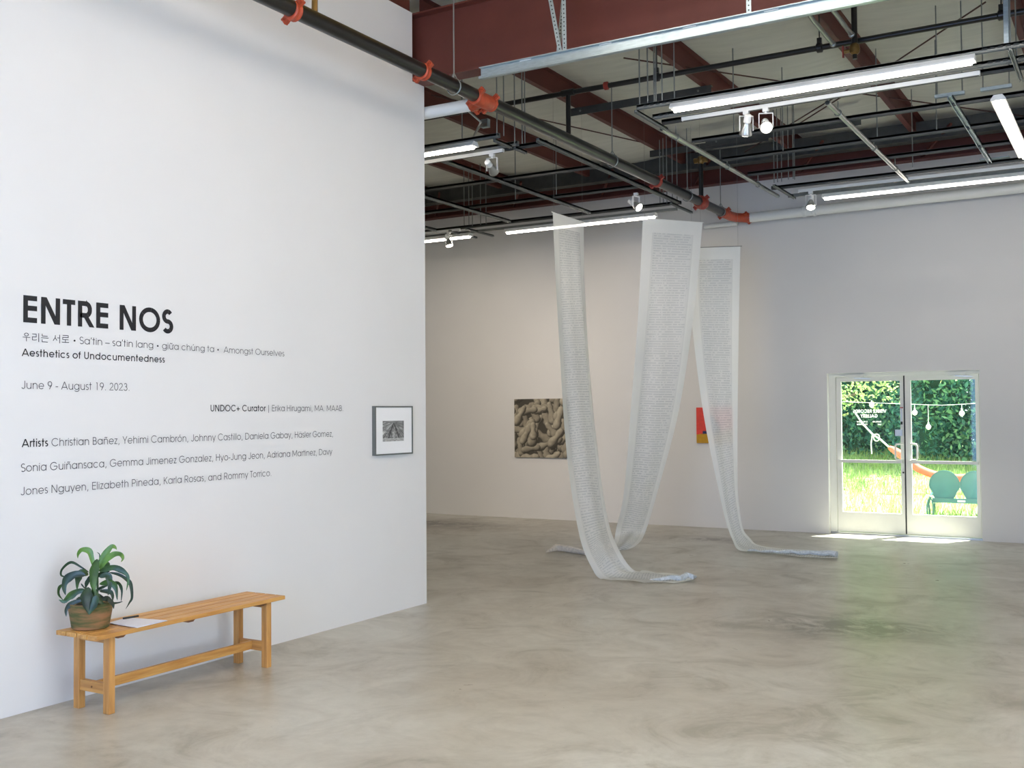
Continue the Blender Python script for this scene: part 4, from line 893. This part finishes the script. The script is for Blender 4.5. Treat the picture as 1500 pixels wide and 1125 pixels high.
# gathered end of the middle scroll
t2 = t; e = g0(838, 809); b = MB()
b.tube([g0(800, 810)+Vector((0, 0, 0.01)), g0(815, 806)+Vector((0, 0, .035)), g0(835, 808)+Vector((0, 0, .03)), g0(858, 812)+Vector((0, 0, .02)), g0(885, 812)+Vector((0, 0, .015))], 0.03, 8, rs=[0.008, 0.045, 0.04, 0.03, 0.02])
b.build('fabric_bundle', mat('cream_fabric', (238, 230, 218), 0.85, var=0.2, scale=30, bump=0.5), [o for o in C.objects if o.name == 'hanging_scroll.001'][0], smooth=True)

# ------------------------------------------------------------------ glass double door
DY = BY+0.10
fr = MB(); fr.box((DL, DY, 0), (DL+0.09, DY+0.1, DT)).box((DR-0.02, DY, 0), (DR, DY+0.1, DT)).box((DL+0.09, DY, DT-0.05), (DR-0.02, DY+0.1, DT))
struct(fr.build('trim_1', M_alu))
struct(MB().box((DL, DY-0.02, 0), (DR, DY+0.12, 0.025)).build('trim_2', M_silver))
def leaf(name, x0, x1, gx0, gx1, hs):
    t = thing(name, ((x0+x1)/2, DY, 0.03), None, None, kind='structure'); y0, y1 = DY+0.01, DY+0.055; gz0, gz1, top = 0.30, 2.105, DT-0.052
    MB().box((x0, y0, 0.03), (gx0, y1, top)).build('stile', M_alu, t); MB().box((gx1, y0, 0.03), (x1, y1, top)).build('stile', M_alu, t)
    MB().box((gx0, y0, 0.03), (gx1, y1, gz0)).build('bottom_rail', M_alu, t); MB().box((gx0, y0, gz1), (gx1, y1, top)).build('top_rail', M_alu, t)
    MB().box((gx0, y0+0.018, gz0), (gx1, y0+0.024, gz1)).build('glass_pane', M_glass, t)
    MB().bar((gx0-0.03, y0-0.04, 1.005), (gx1+0.03, y0-0.04, 1.005), 0.03, 0.04).box((gx0-0.03, y0-0.04, 0.99), (gx0-0.01, y0, 1.02)).box((gx1+0.01, y0-0.04, 0.99), (gx1+0.03, y0, 1.02)).build('push_bar', M_alu, t)
    hx = hs[0]; s_ = hs[1]
    MB().tube([(hx, y0, 1.25), (hx+s_*0.02, y0-0.05, 1.25), (hx+s_*0.075, y0-0.05, 1.245), (hx+s_*0.09, y0-0.05, 1.22), (hx+s_*0.09, y0-0.05, 1.06), (hx+s_*0.075, y0-0.05, 1.035), (hx+s_*0.02, y0-0.05, 1.03), (hx, y0, 1.03)], 0.013, 10).build('pull_handle', M_alu, t, smooth=True)
    cxx = (x0+0.14 if s_ < 0 else x1-0.40)
    h_ = MB().box((cxx, y0-0.045, DT-0.062), (cxx+0.25, y0-0.005, DT-0.022)).build('door_closer', M_alu, t)
    MB().bar((cxx+0.12, y0-0.05, DT-0.07), (cxx+0.33, y0-0.03, DT-0.085), 0.02, 0.008).build('closer_arm', M_silver, h_)
    return t
d1 = leaf('door_1', DL+0.095, -2.785, -3.615, -2.83, (-2.80, -1))
d2 = leaf('door_2', -2.765, DR-0.025, -2.69, -1.885, (-2.70, 1))
MB().box((-2.785, DY+0.02, 0.03), (-2.765, DY+0.05, DT-0.05)).build('astragal', M_gasket, d1)
MB().box((-2.893, DY-0.03, 1.355), (-2.80, DY+0.01, 1.44)).build('lock_box', M_silver, d1); MB().box((-2.905, DY-0.02, 1.36), (-2.893, DY, 1.435)).build('lock_bolt', M_gasket, d1)
MB().box((-2.822, DY+0.004, 1.52), (-2.806, DY+0.01, 1.735)).build('latch_plate', M_silver, d1); MB().box((-2.83, DY-0.004, 1.73), (-2.79, DY+0.01, 1.745)).build('latch_flag', M_rcoup, d1)
MB().box((-2.825, DY, 1.51), (-2.80, DY+0.01, 1.55)).build('latch_block', M_gasket, d1); MB().tube([(-2.80, DY+0.012, 0.86), (-2.80, DY, 0.86)], 0.012, 10).build('keyhole', M_gasket, d1)
def mirror_line(s_, xr, xl, z, cap, h, nm):
    res = lay([(s_, h)], (xr, DY+0.025, z), (xl, DY+0.025, z), (0, 0, cap), (0, -0.0015, 0)); mb = MB()
    for c_, qs, x in res: [mb.poly(q) for q in qs]
    tag(mb.build(nm, M_glasstxt, d1), kind='stuff')
mirror_line('VISIBLE RECORDS', -3.012, -3.458, 1.672, 0.045, 66, 'lettering'); mirror_line('GALLERY', -3.128, -3.356, 1.606, 0.045, 66, 'lettering')
mirror_line('THURS-FRI', -3.08, -3.197, 1.538, 0.02, 60, 'lettering'); mirror_line('SAT', -3.08, -3.131, 1.502, 0.02, 60, 'lettering')
mirror_line('12:00-6:00PM', -3.259, -3.408, 1.538, 0.02, 60, 'lettering'); mirror_line('12:00-5:00PM', -3.259, -3.408, 1.502, 0.02, 60, 'lettering')

# ------------------------------------------------------------------ outdoors
def gh(x, y):
    s_ = max(0, y-16.4); return min(0.9, 0.155*s_*(1-0.10*(x+4.5)))+0.03*math.sin(x*2.1+y)-0.03 if s_ > 0 else 0.03*math.sin(x*2.1+y)*max(0, y-15.8)-0.03
b = MB(); nx, ny = 40, 50
for j in range(ny+1):
    for i in range(nx+1):
        x = -14+16.5*i/nx; y = 15.2+14*j/ny; b.v.append((x, y, gh(x, y)))
for j in range(ny):
    for i in range(nx): a = j*(nx+1)+i; b.f.append((a, a+1, a+nx+2, a+nx+1))
g = b.build('ground', M_soilg, None, smooth=True); struct(g)
struct(MB().box((-6, 15.2, -0.1), (0, 16.0, -0.005)).build('doorstep', M_conc)) 
rr = random.Random(12); b = MB()
for k in range(26000):
    x = rr.uniform(-8.5, -0.2); y = 16.0+rr.random()**1.3*6; z = gh(x, y); a = rr.uniform(0, 6.28); l = rr.uniform(0.06, 0.20); wv = 0.008
    dx, dy = math.cos(a)*wv, math.sin(a)*wv; tx, ty = rr.uniform(-.07, .07), rr.uniform(-.07, .07); n = len(b.v)
    b.v += [(x-dx, y-dy, z-0.01), (x+dx, y+dy, z-0.01), (x+tx, y+ty, z+l)]; b.f.append((n, n+1, n+2))
tag(b.build('grass', M_grass), 'long sunlit grass on the slope outside the glass doors', 'grass', kind='stuff')
def foliage(c, rad, n, size, m_, parent, seed, name='foliage'):
    rr = random.Random(seed); b = MB(); c = Vector(c)
    for k in range(n):
        th = rr.uniform(0, 6.283); cz = rr.uniform(-1, 1); q = rr.uniform(0.55, 1.0)**0.6; sx = math.sqrt(1-cz*cz)
        bump = 1+0.18*math.sin(th*5+cz*6+seed)+0.12*math.sin(th*11-cz*9)
        p = c+Vector((rad[0]*sx*math.cos(th)*q*bump, rad[1]*sx*math.sin(th)*q*bump, rad[2]*cz*q*bump))
        if p.z < 0.1: continue
        a = Vector((rr.gauss(0, 1), rr.gauss(0, 1), rr.gauss(0, 1))).normalized(); b2 = a.cross(Vector((rr.gauss(0, 1), rr.gauss(0, 1), rr.gauss(0, 1)))).normalized(); s_ = size*rr.uniform(0.6, 1.3)
        i = len(b.v); b.v += [tuple(p-a*s_), tuple(p-b2*s_*0.45), tuple(p+a*s_), tuple(p+b2*s_*0.45)]; b.f.append((i, i+1, i+2, i+3))
    return b.build(name, m_, parent)
bush = [(-8.6, 23.2, 'dense dark green bush beyond the doors, hidden left end'), (-6.7, 22.6, 'dense dark green bush behind the grass, left of the left door leaf'), (-5.1, 22.8, 'dense dark green bush filling the left door leaf behind the rope'), (-3.7, 22.4, 'dense dark green bush behind the hammock in the right door leaf'), (-2.2, 22.7, 'dense dark green bush behind the green metal bench'), (-0.5, 23.0, 'dense dark green bush beyond the right end of the doors')]
for i, (x, y, l) in enumerate(bush):
    t = thing('evergreen_bush', (x, y, gh(x, y)), l, 'bush', 'bushes on the slope outside'); c = (x, y, 2.5)
    foliage(c, (1.35, 1.1, 3.4), 15000, 0.062, M_fol[0], t, i+3)
    foliage((x, y-0.2, 2.7), (1.4, 1.2, 3.3), 6000, 0.055, M_fol[1], t, i+30, 'leaf_cluster')
    MB().tube([(x, y, 0.2), (x+0.1, y, 1.4), (x-0.1, y, 3.0)], 0.09, 8, rs=[0.11, 0.08, 0.04]).build('stem', M_bark, t)
    b = MB().lathe((x, y, -0.2), [(0.5, 0), (0.6, 1.0), (0.65, 3), (0.5, 5), (0.2, 5.6)], 14); b.build('backing_core', mat('core_shade_green', (46, 92, 68), 0.9, var=0.5, scale=4, bump=0.8), t, smooth=True)  # added solid core, inner shade in its dark green, keeps sky from showing through
t = thing('garden_tree', (-5.9, 20.2, gh(-5.9, 20.2)), 'yellow-green leafy tree with leaning branches at the top left of the doors', 'tree')
MB().tube([(-5.95, 20.2, 0.3), (-5.6, 20.1, 1.3), (-5.0, 20.0, 2.3), (-4.4, 20.0, 3.2)], 0.07, 8, rs=[0.10, 0.08, 0.06, 0.03]).build('trunk', M_bark, t, smooth=True)
for a, b_ in (((-5.6, 20.1, 1.3), (-5.3, 19.8, 2.6)), ((-5.0, 20, 2.3), (-3.9, 19.6, 2.7)), ((-5.3, 20, 1.8), (-4.5, 19.9, 2.0))): MB().tube([a, b_], 0.03, 6).build('branch', M_bark, t, smooth=True)
foliage((-4.6, 19.9, 2.5), (1.1, 0.6, 0.75), 1700, 0.042, M_fol[2], t, 77); foliage((-3.3, 20.6, 2.8), (1.5, 0.5, 0.5), 800, 0.042, M_fol[2], t, 78); foliage((-5.2, 19.9, 1.9), (0.6, 0.4, 0.4), 500, 0.04, M_fol[2], t, 79)
# hammock and rope
hp = [at(1302, 655, 'y', 19), at(1312, 661, 'y', 19), at(1325, 670, 'y', 19), at(1345, 686, 'y', 19), at(1375, 697, 'y', 19.0), at(1412, 700, 'y', 19.0), at(1450, 690, 'y', 19.1), at(1490, 665, 'y', 19.2)]
t = thing('hammock', hp[3], 'coral red rolled hammock slung behind the green metal bench', 'hammock')
MB().tube(spl(hp, 4), 0.06, 10, rs=[0.015+0.055*math.sin(math.pi*min(1, (i+1)/16))**0.8 if i < 8 else 0.066 for i in range(29)]).build('cloth', M_ham, t, smooth=True)
MB().tube([at(1253, 605, 'y', 19.3), at(1263, 620, 'y', 19.2), at(1278, 636, 'y', 19), at(1290, 644, 'y', 19), hp[0]], 0.014, 6).tube([at(1278, 636, 'y', 19), at(1276, 650, 'y', 19), at(1277, 665, 'y', 19)], 0.010, 6).build('rope', M_rope, t, smooth=True)
b = MB(); c_ = at(1284, 641, 'y', 19); b.tube([c_+Vector((0.05*math.cos(k_*math.pi/6), 0, 0.06*math.sin(k_*math.pi/6))) for k_ in range(13)], 0.010, 6, cap=False).build('ring', M_rope, t)
# string lights
t = thing('string_lights', at(1380, 592, 'y', 18), 'string of white round bulbs on a thin wire outside the doors', 'light string')
wp_ = [at(1225, 588, 'y', 18), at(1277, 590, 'y', 18), at(1335, 592, 'y', 18), at(1380, 593.5, 'y', 18), at(1427, 591, 'y', 18)]
MB().tube([wp_[0]+Vector((-1.2, 0, .1))]+spl(wp_, 3)+[wp_[-1]+Vector((1.2, 0, .1))], 0.003, 5).build('wire', M_rope, t)
for px, py in ((1340, 604), (1409, 605), (1277, 593), (1360, 625)):
    p = at(px, py, 'y', 18); MB().lathe(p-Vector((0, 0, .05)), [(0.004, 0), (0.03, 0.015), (0.042, 0.045), (0.03, 0.075), (0.012, 0.09), (0.012, 0.12)], 14).tube([p+Vector((0, 0, .06)), (p.x, p.y, max(p.z+0.07, 1.79))], 0.004, 4).build('bulb', M_bulb, t, smooth=True)
# green shell-back metal bench seen from behind
gx, gy = -2.36, 17.0
t = thing('metal_glider', (gx+0.2, gy, 0), 'teal green metal glider bench with round shell backs, seen from behind', 'garden bench')
def shell(cx):
    b = MB(); pts = []
    R1 = 0.212
    for a in range(0, 360, 12):
        ar = math.radians(a); x = R1*math.cos(ar); z = R1*math.sin(ar)
        if a > 200 and a < 340: z = max(z*1.25, -0.225); x *= 0.86
        pts.append((x, z))
    n = len(pts); rings = [(1.0, 0.0), (0.96, -0.012), (0.6, -0.03), (0.2, -0.04)]
    for s_, dy in rings:
        for x, z in pts: b.v.append((cx+x*s_, gy-0.0+dy*-1-0.02*(0), 0.585+z*s_))
    for r in range(len(rings)-1):
        for i in range(n): a_ = r*n+i; c_ = r*n+(i+1) % n; b.f.append((a_, c_, c_+n, a_+n))
    b.f.append(tuple((len(rings)-1)*n+i for i in range(n)))
    o = b.build('shell_back', M_teal, t, smooth=True); sm = o.modifiers.new('s', 'SOLIDIFY'); sm.thickness = 0.006
    MB().tube([(cx+x, gy, 0.585+z) for x, z in pts]+[(cx+pts[0][0], gy, 0.585+pts[0][1])], 0.007, 6, cap=False).build('rim', M_teal, t, smooth=True)
for c_ in (gx-0.21, gx+0.22, gx+0.65): shell(c_)
MB().box((gx-0.38, gy-0.01, 0.318), (gx+0.9, gy+0.02, 0.385)).build('back_rail', M_teal, t)
MB().box((gx-0.38, gy+0.02, 0.33), (gx+0.9, gy+0.45, 0.35)).build('seat', M_teal, t)
for x in (gx-0.42, gx+0.92):
    MB().tube([(x, gy+0.05, 0.0), (x-0.02, gy+0.02, 0.3), (x, gy+0.05, 0.4), (x, gy+0.2, 0.44), (x, gy+0.42, 0.36), (x, gy+0.45, 0.0)], 0.014, 8).build('leg_frame', M_teal, t, smooth=True)
MB().tube([(gx-0.50, gy, 0.0), (gx-0.52, gy, 0.32), (gx-0.46, gy+0.02, 0.42), (gx-0.38, gy+0.04, 0.40), (gx-0.34, gy+0.03, 0.30)], 0.015, 8).build('arm_frame', M_alu, t, smooth=True)
b = MB(); b.tube([(gx-0.41+0.045*math.cos(k_*math.pi/7), gy-0.03, 0.22+0.16*math.sin(k_*math.pi/7)) for k_ in range(15)], 0.012, 8, cap=False); b.build('arm_loop', M_teal, t, smooth=True)
MB().box((gx-0.03, gy-0.02, 0.335), (gx+0.08, gy-0.008, 0.365)).build('spring_plate', M_silver, t)
